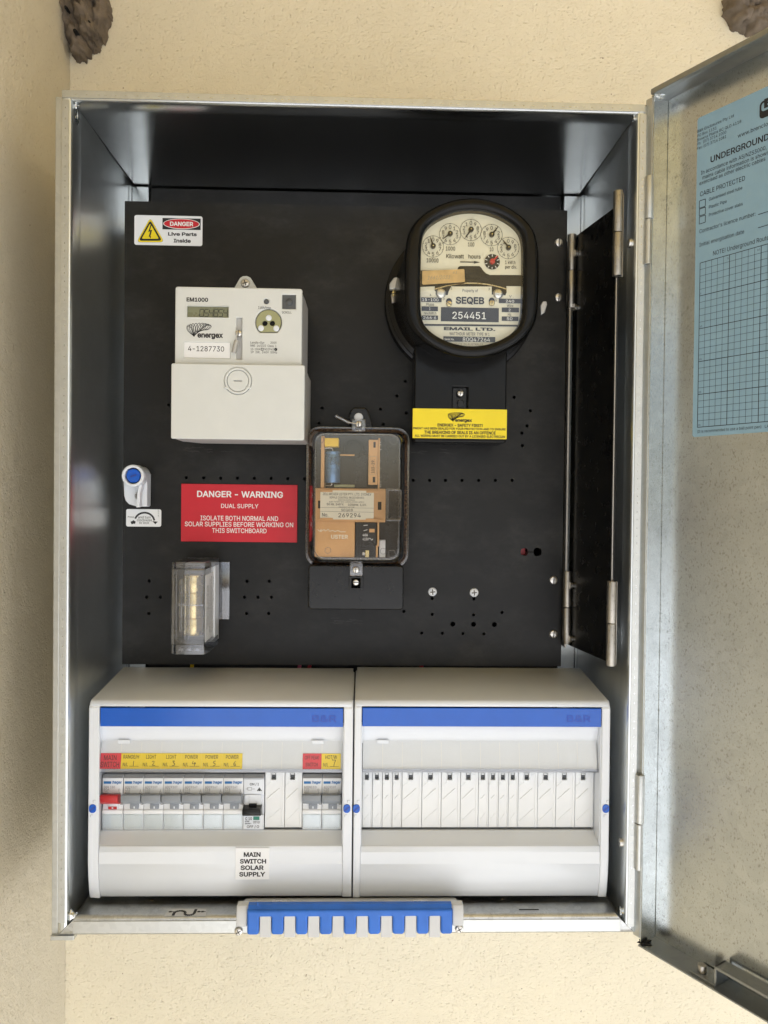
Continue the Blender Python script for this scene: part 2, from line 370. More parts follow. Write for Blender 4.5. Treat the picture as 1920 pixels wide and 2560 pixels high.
def T(parent, s, x0, x1, z, cap, y, mat='ink', bold=0.0, rot=0.0, slant=0.0, name='lettering', xc=None):
    """a line of print: from x0 to x1, baseline z, capital height cap, on the plane y"""
    vs, fs = text_data(s, round(min(bold, .04)*.8+.004, 4))
    xs = [v[0] for v in vs]; a, b = min(xs), max(xs); sz = cap/CAPH
    sx = (x1-x0)/(b-a) if x1 is not None else sz
    org = ORG[parent.name]; ca, sa = math.cos(rot), math.sin(rot); out = []
    for vx, vy in vs:
        px, pz = (vx-a+slant*vy)*sx, vy*sz
        if xc is not None: px -= (b-a)*sx/2
        out.append((Vector((x0+px*ca-pz*sa, y, z+px*sa+pz*ca))-org)*S)
    fo = []
    for i, j, k in fs:
        p, q, r = out[i], out[j], out[k]
        fo.append((i, j, k) if (q-p).cross(r-p).y < 0 else (i, k, j))
    me = bpy.data.meshes.new(name); me.from_pydata(out, [], fo); me.update()
    return link_mesh(name, me, mat, parent)
class Z:
    """measured coordinates of one area on the plane Y"""
    def __init__(s, ox, oy, k, Y): s.ox, s.oy, s.k, s.Y = ox, oy, k, Y
    def __call__(s, x, y, Y=None): return at(s.ox+x/s.k, s.oy+y/s.k, s.Y if Y is None else Y)
    def rect(s, x0, y0, x1, y1, Y=None):                       # -> x0, z0(bottom), x1, z1(top)
        a = s(x0, (y0+y1)/2, Y); b = s(x1, (y0+y1)/2, Y); t = s((x0+x1)/2, y0, Y); d = s((x0+x1)/2, y1, Y)
        return a[0], d[1], b[0], t[1]
    def T(s, parent, txt, x0, x1, base, cap, mat='ink', bold=0.0, dy=.12, **k):
        c = s((x0+x1)/2, base); q = s((x0+x1)/2, base-cap); a = s(x0, base); b = s(x1, base)
        return T(parent, txt, a[0], b[0], c[1], q[1]-c[1], s.Y-dy, mat, bold, **k)
def screw(parent, cx, cz, y, r, kind='cross', mat='zinc_screw', ang=0.0, name='screw', h=None):
    h = h or r*.45; L = r*.60 if kind == 'cross' else r*.97
    o = B().lathe_y(cx, cz, [(.05, y-h), (r*.70, y-h*.97), (r*.88, y-h*.80), (r*.97, y-h*.45), (r, y)], 24).build(name, mat, parent, smooth=60)
    b = B(); ca, sa = math.cos(ang), math.sin(ang)
    b.ribbon([(cx-L*ca, cz-L*sa), (cx+L*ca, cz+L*sa)], r*.24, y-h-.05)
    if kind == 'cross': b.ribbon([(cx+L*sa, cz-L*ca), (cx-L*sa, cz+L*ca)], r*.24, y-h-.06)
    b.build('slot', 'screw_slot', o, smooth=0, recalc=False)
    return o
def fan_logo(parent, Zr, x0, y0, wd, lw, mat='ink'):
    """the fan of looped petals of the supply company's mark; x0,y0 = top left, wd = width (all measured units)"""
    b = B(); h = wd*.57
    for k in range(11):
        t = k/10; tip = (x0+wd*(.30+.34*max(0, t-.35)), y0+h*(1.0-.45*max(0, t-.3)/.7))
        a = math.radians(205 - 130*t)
        top = (x0+wd*(.5-.5*math.cos(math.pi*(.06+.9*t))), y0+h*(.28-.26*math.sin(math.pi*(.06+.9*t))))
        ax, ay = top[0]-tip[0], top[1]-tip[1]; L = math.hypot(ax, ay); nx, ny = -ay/L, ax/L; pts = []
        for j in range(25):
            s_ = j/24*2; u = s_ if s_ <= 1 else 2-s_; sg = 1 if s_ <= 1 else -1
            wv = wd*.085*math.sin(math.pi*min(1, u**1.7))**.8 if 0 < u < 1 else 0
            pts.append(Zr(tip[0]+ax*u+nx*wv*sg, tip[1]+ay*u+ny*wv*sg))
        b.ribbon(pts, lw, Zr.Y-.12)
    return b.build('fan_emblem', mat, parent, smooth=0, recalc=False)

# ================================================================== the place
YW = 185.0; XL = -297.0
tag(B().box(XL-150, 1500, YW, YW+120, -1400, 720).build('wall', 'render_cream', smooth=0), 'cream textured rendered wall behind the meter box', kind='structure')
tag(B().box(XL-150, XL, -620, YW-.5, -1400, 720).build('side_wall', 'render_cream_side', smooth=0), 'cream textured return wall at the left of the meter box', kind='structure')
tag(B().box(-9000, 9000, -16000, YW+2000, -1500, -1400).build('ground', 'concrete', smooth=0), 'pale concrete ground in front of the wall', kind='structure')
tag(B().box(XL-900, 1900, -1900, YW+400, 720.5, 760).build('unseen_soffit', 'soffit_tint', smooth=0), 'unseen soffit above the wall, set to shade it', kind='structure')  # unseen soffit, deepened to keep the sun off the wall

def nest(name, lumps, label, seed):
    rnd = random.Random(seed); bm = bmesh.new()
    for (x, z, rx, rz, tilt, ry) in lumps:
        t = bmesh.new(); bmesh.ops.create_icosphere(t, subdivisions=4, radius=1)
        ph = rnd.uniform(0, 9)
        for v in t.verts:
            n = v.co.normalized()
            w_ = 1 + .10*math.sin(n.z*9+ph) + .07*math.sin(n.x*8+n.z*15+ph*2) + .05*math.sin(n.y*17+n.x*13) + rnd.uniform(-.018, .018)
            x_, z_ = n.x*rx*w_, n.z*rz*w_
            v.co = Vector((x+x_*math.cos(tilt)-z_*math.sin(tilt), YW+1-max(-2, -n.y*ry*w_), z+x_*math.sin(tilt)+z_*math.cos(tilt)))
        me = bpy.data.meshes.new('t'); t.to_mesh(me); t.free(); bm.from_mesh(me); bpy.data.meshes.remove(me)
    b = B(); b.bm = bm; o = b.build(name, 'mud', smooth=70); tag(o, label, 'wasp nest', 'mud wasp nests on the wall')
    return o
n1 = nest('mud_nest', [(-296, 508, 11, 28, .12, 26), (-281, 522, 11, 30, .10, 24), (-266, 500, 10, 26, -.12, 18), (-287, 482, 11, 24, .22, 24), (-277, 496, 11, 26, .28, 30), (-292, 536, 12, 24, 0, 28), (-272, 536, 13, 22, .1, 24), (-288, 470, 6, 9, .3, 12), (-258, 512, 4, 14, .1, 8), (-270, 478, 5, 7, .2, 8)],
     'brown mud wasp nest of many cells in the wall corner', 3)
for (x, z, y, r) in ((-283, 479, 163, 2.0), (-270, 489, 165, 1.6), (-291, 500, 160, 1.5), (-277, 515, 158, 1.7)):
    B().lathe_y(x, z, [(.1, y-3), (r*.8, y-3.4), (r, y-2), (r, y+6)], 12).build('nest_hole', 'black_void', n1)
nest('mud_nest', [(394, 528, 13, 20, .5, 22), (408, 522, 13, 18, .6, 20), (418, 534, 12, 20, .4, 18), (402, 543, 15, 16, .5, 22)], 'brown mud wasp nest high on the wall above the door', 5)

# ================================================================== enclosure
W, H = 468.1, 673.6; XC = .65
box = thing('meter_box', (0, YW, -H/2), 'open galvanised steel meter box fixed to the cream wall', 'meter box')
PROF = [(0, 183), (0, 3.5), (.7, 1.4), (2.2, .3), (4, 0), (6.6, 0), (8.2, .5), (9.0, 1.8), (9.2, 3.2), (9.9, 17), (9.6, 18), (9.6, 183)]
PT = PROF[:9] + [(10.3, 17), (10.0, 18), (15.2, 160), (15.2, 183)]
PB = [(0, 183), (0, 4), (.8, 1.6), (2.6, .35), (5, 0), (11, 0), (13.2, .4), (14.8, 1.6), (15.6, 4), (15.6, 19.5), (14.8, 21), (14.8, 183)]
def lip(name, side, prof, g=.25):
    A, Bq = [], []
    for u, y in prof:
        x, z = W/2-u, H/2-u
        if side == 'l': A.append((XC-x, y, -z+g)); Bq.append((XC-x, y, z-g))
        if side == 'r': A.append((XC+x, y, -z+g)); Bq.append((XC+x, y, z-g))
        if side == 't': A.append((XC-x+g, y, z)); Bq.append((XC+x-g, y, z))
        if side == 'b': A.append((XC-x+g, y, -z)); Bq.append((XC+x-g, y, -z))
    return B().loft([A, Bq], True, True).build(name, 'galv_sill' if side == 'b' else 'galv' if side == 't' else 'galv_side', box, smooth=40)
lp_t = lip('top_panel', 't', PT); lp_l = lip('side_panel', 'l', PROF); lp_r = lip('side_panel', 'r', PROF); lp_b = lip('bottom_panel', 'b', PB)
# outer folded flange proud of the left side, and the bottom left corner plate
B().box(XC-W/2-5.6, XC-W/2-.4, 4.5, 182, -H/2-3.5, H/2-4, .8).build('outer_flange', 'galv_frame', box)
B().box(XC-W/2-5.4, -W/2+14, 2, 30, -H/2-4.4, -H/2-.6, .5).build('corner_plate', 'galv_frame', box)
B().box(XC-W/2+1, XC+W/2-1, 181, 184.2, -H/2+1, H/2-1).build('back_plate', 'galv', box)
# cover strips on the front of the rolled lips
def facing(z0, z1, x0, x1):
    return B().box(x0, x1, -.7, .4, z0, z1, .35).build('lip_face', 'galv_frame', box)
facing(H/2-7.4, H/2-1.4, XC-W/2+1.6, XC+W/2-3); facing(-H/2+2.5, -H/2+12.6, -W/2+14, W/2-12)
facing(-H/2+11, H/2-9, XC-W/2+1.4, XC-W/2+7.2); facing(-H/2+6, H/2-9, XC+W/2-7.2, XC+W/2-1.4)
# crimp marks along the lips
rnd = random.Random(11); b = B()
zz = H/2-16
while zz > -H/2+20:
    for sx in (-1, 1): b.box(XC+sx*(W/2-4.4)-.28, XC+sx*(W/2-4.4)+.28, -.86, -.5, zz, zz+rnd.uniform(.8, 2.2))
    zz -= rnd.uniform(5, 9)
xx = -W/2+12
while xx < W/2-14:
    b.box(xx, xx+rnd.uniform(.8, 2.4), -.86, -.5, H/2-5.2, H/2-4.6); xx += rnd.uniform(5, 10)
b.build('crimp_mark', 'galv', box)
# uneven solder blobs in the corners
def blob(x, y, z, sx, sy, sz, seed):
    rn = random.Random(seed); t = bmesh.new(); bmesh.ops.create_icosphere(t, subdivisions=3, radius=1)
    for v in t.verts: n = v.co.copy(); k = 1+.22*math.sin(n.x*5+seed)+.18*math.sin(n.z*7+seed*2)+rn.uniform(-.05, .05); v.co = Vector((x+n.x*sx*k, y+n.y*sy*k, z+n.z*sz*k))
    B().merge(t).build('weld', 'galv', box, smooth=60)
blob(-223, 5, 326, 3.0, 2, 2.2, 1); blob(-223, 8, 319, 1.3, 3, 6, 2); blob(-222, 3, -321, 3.5, 2.5, 4, 3); blob(224.5, 6, -322, 2.5, 3, 4, 4); blob(225.5, 4, 326, 2, 2, 2, 5)
# mounting rails behind the meter board
for (a, b_) in ((320, 372), (1410, 1459)):
    x0 = at(a, 490, 147)[0]; x1 = at(b_, 490, 147)[0]
    B().box(max(x0, -223.4), min(x1, 224.6), 147, 180.5, -H/2+15.4, 321, .8).build('mounting_rail', 'galv', box)
B().box(-204, 203, 150, 152, -H/2+20, 320.5).build('dark_void_sheet', 'black_board', box)  # black sheet added to keep the space behind the board dark
# bright seams in the back corners
B().box(-223.5, -221.6, 144, 145.5, -300, 320.5).build('rail_flange', 'galv', box); B().box(222.6, 224.8, 144, 145.5, -300, 320.5).build('rail_flange', 'galv', box)
# small screws in the right lip and floor
for px, py in ((1573, 607), (1552, 2107)):
    x, z = at(px, py, 8)
    t = B().tube([(225.4, 9, z), (223.0, 9, z)], 3.6, 16).build('screw', 'zinc_screw', box)
# slot in the floor lip, black and white sticker on the floor lip
fz = -H/2+15.6
B().faces([(140.5, 8, fz+.12), (157, 8, fz+.12), (157, 9.6, fz+.12), (140.5, 9.6, fz+.12)], [(0, 1, 2, 3)]).build('slot', 'black_void', box)
stk = tag(B().faces([(-148, 1.0, fz+.15), (-114.5, 1.0, fz+.15), (-116.5, 11.8, fz+.15), (-147, 11.8, fz+.15)], [(0, 1, 2, 3)]).build('wave_sticker', 'grey_plastic', None, smooth=0), 'small grey sticker with black wave mark on box sill', 'sticker')
b = B()
def hrib(pts, wd):
    for (x0, y0), (x1, y1) in zip(pts, pts[1:]):
        d = math.hypot(x1-x0, y1-y0); nx, ny = -(y1-y0)/d*wd/2, (x1-x0)/d*wd/2
        b.faces([(x0+nx, y0+ny, fz+.28), (x0-nx, y0-ny, fz+.28), (x1-nx, y1-ny, fz+.28), (x1+nx, y1+ny, fz+.28)], [(0, 1, 2, 3)])
wv = [(-141, 1.4)] + [(-136.5-4.5*math.cos(math.pi*k/8), 5+3.6*math.sin(math.pi*k/8)) for k in range(9)] + [(-128-4*math.cos(math.pi+math.pi*k/8)-0, 5-3.2*math.sin(math.pi*k/8)) for k in range(0)] + [(-128.5-3.8*math.cos(math.pi*k/8), 4.6-2.6*math.sin(math.pi*k/8)) for k in range(9)] + [(-124.5, 11)]
hrib(wv, 2.3); hrib([(-146, 7.2), (-141, 7.2)], .9); hrib([(-123, 7.2), (-116, 7.2)], .9)
for x_ in (-144.5, -121.5, -118.5): hrib([(x_-1, 7.2), (x_+1, 7.2)], 2.2)
b.build('mark', 'ink', stk, smooth=0)

# ------------------------------------------------------------------ door (opened far past the right edge)
DA = math.radians(-58); DO = Vector((238.5, -2, 0)); ZD = 345.0; RIM = 18.0; DW = 470.0
door = B().box(0, DW, RIM, RIM+1.4, -ZD, ZD, .5).build('door', 'galv_door', None)
door.parent = box; door.location = (DO-ORG[box.name])*S; door.rotation_euler = (0, 0, DA); ORG[door.name] = Vector((0, 0, 0))
def dpart(name, mat='galv_door', **k):
    return lambda bb: bb.build(name, mat, door, **k)
B().box(-1.3, 0, 0, RIM+1.4, -ZD, ZD, .5).build('hinge_side_flange', 'galv_door', door)
B().box(-7, -.6, -1.2, .2, -ZD+6, ZD-4, .4).build('return_strip', 'galv_frame', door)
B().prism_x([(0, ZD-1.5), (RIM+1, ZD+.2), (RIM+1, ZD-1.4), (0, ZD-3.2)], -.8, DW, .4).build('top_flange', 'galv_shaded', door)
B().box(-.8, DW, -3.5, 0.6, ZD-3.0, ZD+1.5, .5).build('top_flange_edge', 'galv_shaded', door)
B().prism_x([(-3, -ZD), (RIM+1, -ZD), (RIM+1, -ZD+1.4), (-3, -ZD+1.4)], -.8, DW, .4).build('bottom_flange', 'galv_shaded', door)
B().box(DW-1.2, DW, 0, RIM, -ZD+2, ZD-3, .5).build('free_side_flange', 'galv_door', door)
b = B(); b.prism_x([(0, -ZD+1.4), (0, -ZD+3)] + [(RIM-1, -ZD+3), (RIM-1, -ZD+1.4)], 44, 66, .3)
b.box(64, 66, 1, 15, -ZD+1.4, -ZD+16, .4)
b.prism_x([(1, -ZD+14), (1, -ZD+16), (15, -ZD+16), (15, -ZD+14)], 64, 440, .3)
b.build('brace_bar', 'galv_shaded', door)
b = B(); b.cyl_z(51, 6, 3.4, -ZD+3, -ZD+9, 14, .8); b.build('bolt', 'hinge_steel', door)
# corner weld, soot mark
for k, (z, s_) in enumerate(((-ZD+1.5, 4.5), (ZD-3, 3.5))):
    t = bmesh.new(); bmesh.ops.create_icosphere(t, subdivisions=3, radius=1)
    for v in t.verts:
        n = v.co.copy(); q = 1+.25*math.sin(n.x*7+k)+.2*math.sin(n.y*6+n.z*5); v.co = Vector((1+n.x*s_*q, 4+n.y*5*q, z+n.z*1.6*q))
    B().merge(t).build('weld', 'galv' if k else 'black_void', door, smooth=60)
for (z0, z1, z2, hl) in ((277.5, 243.5, 207, 0), (-205.4, -244.6, -282.5, 1)):
    kn = B().cyl_z(-1.6, -2.2, 3.5, z1, z0, 20, .4).build('hinge', 'galv_frame', door)
    B().cyl_z(-1.6, -2.2, 1.7, z2+.5, z0+.4, 12, .3).build('hinge_pin', 'hinge_steel', kn)
    prof = [(-1.6+3.6*math.cos(a), -2.2+3.6*math.sin(a)) for a in [math.radians(x) for x in range(100, 331, 15)]] + [(-1.6+2.5*math.cos(a), -2.2+2.5*math.sin(a)) for a in [math.radians(x) for x in range(330, 99, -15)]]
    B().prism_z(prof, z2, z1-.8, .2, 1, .9).build('hinge_leaf', 'galv_frame', kn)
    B().box(-2.1, -1.3, 2, 15, z1+2, z0-1, .3).build('hinge_plate', 'galv_frame', kn)
    zc = z0-18; B().tube([(-1.4, 7, zc), (-3.0, 7, zc), (-4.4, 7, zc)], 2.6, 16, [1.35, 1.3, .8]).build('screw', 'zinc_screw', kn)

# ------------------------------------------------------------------ blue cable form on the door
DM = Matrix.Rotation(-DA, 3, 'Z')
def at_door(px, py, yl=RIM):
    o = DM @ (CAM-DO); d = DM @ ray(px, py); t = (yl-o.y)/d.y; p = o+d*t; return (p.x, p.z)
form = thing('blue_form', tuple(DO), 'pale blue printed cable information form stuck inside the door', 'form', rotz=DA, local=True)
FY = RIM-.25
B().plate(rrect(27.2, 67.6, 190, 317.6, 2), [], FY, .22).build('sheet', 'blue_form', form)
FT = FY-.12
def F(s, p0, p1, cap, bold=0.0, x1=None):
    a = at_door(*p0, FY); e = at_door(*p1, FY)
    T(form, s, a[0], e[0], (a[1]+e[1])/2, cap, FT, 'ink', bold)
def q(zx, zy): return (1700+zx/4.423, 200+zy/4.423)
F('B&R Enclosures Pty Ltd', q(192, 590), q(595, 405), 2.15); F('PO Box 1151', q(192, 640), q(405, 540), 2.15); F('Browns Plains BC QLD 4118', q(190, 688), q(678, 465), 2.15)
F('Ph:  (07) 3714 1000', q(190, 730), q(512, 585), 2.15); F('Fax: (07) 3714 1081', q(190, 780), q(512, 635), 2.15)
def Fx(s, p0, x1, cap, bold=0.0):
    a = at_door(*p0, FY); T(form, s, a[0], x1, a[1], cap, FT, 'ink', bold)
F('www.brenclo', q(638, 645), q(973, 500), 2.9); F('UNDERGROUND', q(338, 918), q(985, 650), 4.4, .018)
F('In accordance with AS/NZS3000,', q(232, 1050), q(958, 765), 2.9); F('mains cable information is shown', q(250, 1100), q(985, 820), 2.9); F('exercised as other electric cables', q(215, 1175), q(945, 880), 2.9)
Fx('CABLE PROTECTED', q(222, 1290), at_door(*q(722, 1095))[0], 3.5)
F('Galvanised steel tube', q(320, 1345), q(690, 1200), 2.35); F('Plastic Pipe', q(320, 1425), q(517, 1355), 2.35); F('Protective cover slabs', q(320, 1515), q(694, 1380), 2.35)
F("Contractor's licence number:", q(215, 1705), q(835, 1490), 2.9); F('Initial energisation date', q(215, 1850), q(710, 1690), 2.9)
F('NOTE! Underground Route', q(366, 1945), q(985, 1760), 3.3)
b = B()
for z0, z1 in ((1340, 1420), (1430, 1505), (1517, 1595)):
    x0 = at_door(*q(217, z0))[0]; zt = at_door(*q(217, z0))[1]; zb = at_door(*q(217, z1))[1]; x1 = x0+5.2
    b.ribbon([(x0, zt), (x1, zt), (x1, zb), (x0, zb), (x0, zt)], .5, FT)
b.build('tick_box', 'ink', form, smooth=0, recalc=False)
b = B(); x0, zt = at_door(*q(867, 1490)); b.ribbon([(x0, zt), (x0+60, zt)], .5, FT); x0, zt = at_door(*q(867, 1636)); b.ribbon([(x0, zt), (x0+60, zt)], .5, FT); b.build('rule_line', 'ink', form, smooth=0, recalc=False)
gx0 = 31.6; gz1 = at_door(*q(192, 2035))[1]; gz0 = 75.0; b = B(); st = (gz1-gz0)/25
for k in range(26): b.ribbon([(gx0, gz1-k*st), (gx0+123.75, gz1-k*st)], .5 if k % 5 == 0 else .26, FT-.01*(k % 2))
for k in range(26): b.ribbon([(gx0+k*4.95, gz1), (gx0+k*4.95, gz0)], .5 if k % 5 == 0 else .26, FT-.03)
b.build('grid', 'ink', form, smooth=0, recalc=False)
for k in (1, 2, 3, 4): T(form, str(5*k), gx0+.6, None, gz1-5*k*st+1.0, 1.3, FT-.02, 'ink')
T(form, '25', gx0+.6, None, gz0+1.0, 1.3, FT-.02); T(form, '5', gx0+5*4.95-1.7, None, gz1-3, 1.3, FT); T(form, '10', gx0+10*4.95-3, None, gz1-3, 1.3, FT)
T(form, '(It is recommended to use a ball point pen)', gx0, 83.5, 70.6, 2.1, FT); T(form, 'LAS', 86.2, 91, 70.6, 2.1, FT)
lx, lz = at_door(*q(884, 250)); lz0 = at_door(*q(884, 440))[1]
b = B(); b.plate(rrect(lx, lz0, lx+34, lz, 3), [rrect(lx+1.4, lz0+5, lx+32.6, lz-1.4, 2)], FT-.02, .1); b.build('emblem_frame', 'ink', form, smooth=0)
T(form, 'B&R', lx+3.4, lx+30, lz0+7, (lz-lz0)*.48, FT-.03, 'ink', .03)

# ================================================================== black meter board with its hinged side plate
YP = 105.0
board = thing('meter_board', (-8, YP+8, -140.6), 'black hinged meter board filling the upper box', 'meter board')
za = Z(280, 1140, 3.318, YP); zb = Z(740, 1000, 4.097, YP); zc = Z(940, 470, 3.403, YP); zd = Z(1000, 1400, 3.77, YP); ze = Z(0, 0, 1, YP)
holes = []
def hole(z, x, y, r=1.55): p = z(x, y); holes.append(circ(p[0], p[1], r, 12))
for x, y in ((617, 180), (761, 182), (902, 184), (1042, 184), (1182, 185), (1321, 187), (1460, 189), (1597, 190), (310, 1036), (288, 1171), (402, 1171), (306, 1306), (1121, 1038), (1305, 1038), (1099, 1171), (1211, 1171), (1323, 1171), (1117, 1306), (1300, 1306)): hole(za, x, y)
for x, y in ((268, 85), (865, 95), (237, 240), (893, 250), (1128, 135), (1200, 823), (90, 810), (1105, 2165)): hole(zb, x, y)
for x, y in ((178, 1770), (1175, 1781), (38, 1883), (62, 2010), (1313, 1896), (1285, 2024), (1240, 2085), (1245, 2192), (250, 1645)): hole(zc, x, y)
for x, y in ((303, 362), (303, 512), (697, 366), (693, 517), (961, 494), (204, 688), (399, 690), (593, 693), (790, 696)): hole(zd, x, y)
for x, y in ((497, 604), (693, 606), (890, 608)): hole(zd, x, y, 2.4)
for x in (928, 962, 998, 1034, 1070, 1106): hole(ze, x*1.1573, 1201)
hole(ze, 421.7, 1012.5)
p = ze(1311, 1380); q2 = ze(1344, 1380); holes += [circ(p[0], p[1], 3.6, 16, sq=1.15), circ(q2[0], q2[1], 4.0, 16, sq=1.15)]
B().drilled(rrect(-215.4, -140.6, 198.0, 290.2, .6), holes, YP, 8).build('board', 'black_board', board)
B().box(p[0]-2.5, p[0]+2.5, YP+8.3, YP+9, p[1]-3, p[1]+3).build('red_wire', 'red_wire', board)
B().box(p[0]+3.4, q2[0]-3.8, YP-.4, YP+.5, p[1]-.8, p[1]+.8).build('link_slot', 'black_void', board)
for x, y in ((1397, 607), (1396, 744), (1383.5, 1450.5), (1383.5, 1585)): c = ze(x, y); screw(board, c[0], c[1], YP, 4.0, 'slot', ang=1.5)
for x, y in ((306, 300), (698, 307)): c = zd(x, y); screw(board, c[0], c[1], YP, 4.2, 'cross', 'white_plastic', ang=.1)
# galvanised edge of the board and the black side plate
B().box(198.6, 200.4, 96, 122, -121, 262, .3).build('edge_strip', 'hinge_steel', board)
pl = B(); pl.faces([(203, 100, -119), (215.2, 14, -118), (215.2, 14, 260), (203, 100, 263), (205.5, 100, -119), (217.2, 14, -118), (217.2, 14, 260), (205.5, 100, 263)], [(0, 1, 2, 3), (4, 7, 6, 5), (0, 3, 7, 4), (1, 5, 6, 2), (3, 2, 6, 7), (0, 4, 5, 1)]).build('side_plate', 'black_paint', board, smooth=0)
B().box(214.2, 215.1, 11.5, 14, -118, 200, .2).build('plate_edge', 'hinge_steel', board)
def hinge(px, y0, y1, ym, r, Y, leafside):
    x0, zt = at(px, y0, Y); _, zb_ = at(px, y1, Y); _, zm = at(px, ym, Y)
    h = B().cyl_z(x0, Y, r, zm+.25, zt, 18, .4).build('hinge', 'hinge_steel', board)
    B().cyl_z(x0, Y, r, zb_, zm-.25, 18, .4).build('hinge_knuckle', 'hinge_steel', h)
    B().box(x0+r*.2, x0+r+leafside, Y+r-1.2, Y+r, zb_+.5, zt-.5, .2).build('hinge_leaf', 'hinge_steel', h)
    return h
h1 = hinge(1430, 587, 771, 678, 4.2, 96, 3.8); h2 = hinge(1419, 1428, 1609, 1518, 3.9, 96, 3.8)
h3 = hinge(1546, 478, 690, 582, 4.0, 9, 1.6); h4 = hinge(1530, 1453, 1664, 1558, 4.0, 9, 1.6)
for h, z_ in ((h1, 246), (h1, 196), (h2, -62), (h2, -112)):
    B().tube([(203.8, 92, z_), (201.6, 91.6, z_)], 3.2, 14).build('rivet', 'zinc_screw', h)
# a few scuffed residues of old glue under the meters
for n_, (cx_, cz_, wd_, sd_) in enumerate(((-138, 63.5, 44, 1), (58, 64.5, 60, 2), (-10, -96, 30, 3))):
    rn = random.Random(sd_); b = B()
    for k in range(12):
        x = cx_+rn.uniform(-.5, .5)*wd_; z = cz_-rn.uniform(0, 5); pts = [(x+i*rn.uniform(1, 2.4), z+rn.uniform(-.6, .6)) for i in range(5)]
        b.ribbon(sorted(pts), rn.uniform(.15, .5), YP-.08-.004*k)
    b.build('scuff', 'scuff', board, smooth=0, recalc=False)

# ================================================================== stickers and signs on the board
z1 = Z(100, 0, 2.0737, YP-.4)
s1 = thing('danger_sticker', (*[z1(665, 1272)[0], YP, z1(665, 1272)[1]],), 'white DANGER Live Parts Inside sticker with yellow lightning triangle', 'sticker')
r_ = z1.rect(489, 1118, 842, 1272); B().plate(rrect(*r_, 2), [], YP-.4, .35).build('sticker_base', 'white_paper', s1)
def tri(px, sc):
    c = z1(572, 1210); A = [z1(*p) for p in ((572, 1128), (645, 1256), (500, 1256))]
    A = [(c[0]+(x-c[0])*sc, c[1]+(z-c[1])*sc) for x, z in A]; return A
def rtri(sc, r):
    A = tri(0, sc); out = []
    for i in range(3):
        p0, p1, p2 = Vector(A[i-1]), Vector(A[i]), Vector(A[(i+1) % 3])
        for k in range(5):
            t = k/4; a = p1+(p0-p1).normalized()*r; e = p1+(p2-p1).normalized()*r; out.append(tuple((a*(1-t)**2+p1*2*t*(1-t)+e*t*t)))
    return out
B().flat(rtri(1.0, 4), YP-.5).build('triangle_edge', 'ink', s1, smooth=0, recalc=False); B().flat(rtri(.985, 4), YP-.6).build('triangle_rim', 'yellow_sticker', s1, smooth=0, recalc=False)
B().flat(rtri(.84, 3), YP-.7).build('triangle_band', 'ink', s1, smooth=0, recalc=False); B().flat(rtri(.62, 1.5), YP-.8).build('triangle', 'yellow_sticker', s1, smooth=0, recalc=False)
bolt = [(574, 1165), (562, 1203), (572, 1201), (564, 1228), (569, 1228), (573, 1238), (577, 1226), (573, 1226), (582, 1192), (571, 1195), (580, 1165)]
B().plate([z1(*p) for p in bolt], [], YP-.92, .05).build('lightning_bolt', 'ink', s1, smooth=0)
B().flat(rrect(*z1.rect(635, 1132, 833, 1191)), YP-.5).build('danger_panel', 'ink', s1, smooth=0, recalc=False)
c = z1(734, 1161); B().flat(circ(c[0], c[1], 16.9, 40, sq=.285), YP-.6).build('oval_edge', 'white_ink', s1, smooth=0, recalc=False); B().flat(circ(c[0], c[1], 16.2, 40, sq=.262), YP-.7).build('oval', 'red_sign', s1, smooth=0, recalc=False)
z1b = Z(100, 0, 2.0737, YP-.7); z1b.T(s1, 'DANGER', 674, 795, 1171, 20, 'white_ink', .03); z1.T(s1, 'Live Parts', 664, 813, 1222, 16, bold=.035); z1.T(s1, 'Inside', 693, 782, 1257, 17, bold=.035)

z2 = Z(280, 1140, 3.318, YP-1.6)
r_ = z2.rect(573, 235, 1537, 713)
s2 = thing('danger_sign', ((r_[0]+r_[2])/2, YP, r_[1]), 'engraved red DANGER - WARNING dual supply sign on the board', 'sign')
B().plate(rrect(*r_, .3), [], YP-1.6, 1.5, .3).build('plate', 'red_sign', s2)
z2.T(s2, 'DANGER - WARNING', 706, 1418, 342, 48, 'white_ink', .02); z2.T(s2, 'DUAL SUPPLY', 905, 1214, 432, 34, 'white_ink', .003)
z2.T(s2, 'ISOLATE BOTH NORMAL AND', 734, 1378, 536, 38, 'white_ink', .004); z2.T(s2, 'SOLAR SUPPLIES BEFORE WORKING ON', 604, 1503, 586, 37, 'white_ink', .004); z2.T(s2, 'THIS SWITCHBOARD', 830, 1282, 638, 37, 'white_ink', .004)

# lock knob and its instruction sticker
zk = Z(280, 1140, 3.318, 84)
c = zk(185, 165)
lk = thing('board_lock', (c[0], YP, zk(190, 430, YP)[1]), 'white plastic board catch with round blue quarter turn knob', 'lock')
body = [zk(x, y, 92) for x, y in ((92, 190), (98, 330), (110, 372), (140, 400), (205, 420), (290, 420), (293, 150), (270, 105), (240, 85))]
B().prism_y(body, 92, YP, 1.2, 2).build('body', 'white_plastic', lk)
wing = [zk(x, y, 86) for x, y in ((235, 205), (262, 190), (250, 260), (238, 310), (236, 420), (205, 428), (214, 300), (226, 240))]
B().prism_y(wing, 84, 93, .6, 2).build('rib', 'white_plastic', lk)
B().plate(circ(c[0], c[1], 10.0, 40), [circ(c[0], c[1], 7.3, 36)], 79, 14, 1.0).build('collar', 'white_plastic', lk)
B().lathe_y(c[0], c[1], [(.1, 80.8), (5.6, 80.8), (6.3, 81.4), (6.5, 92)], 32).build('knob', 'blue_plastic', lk)
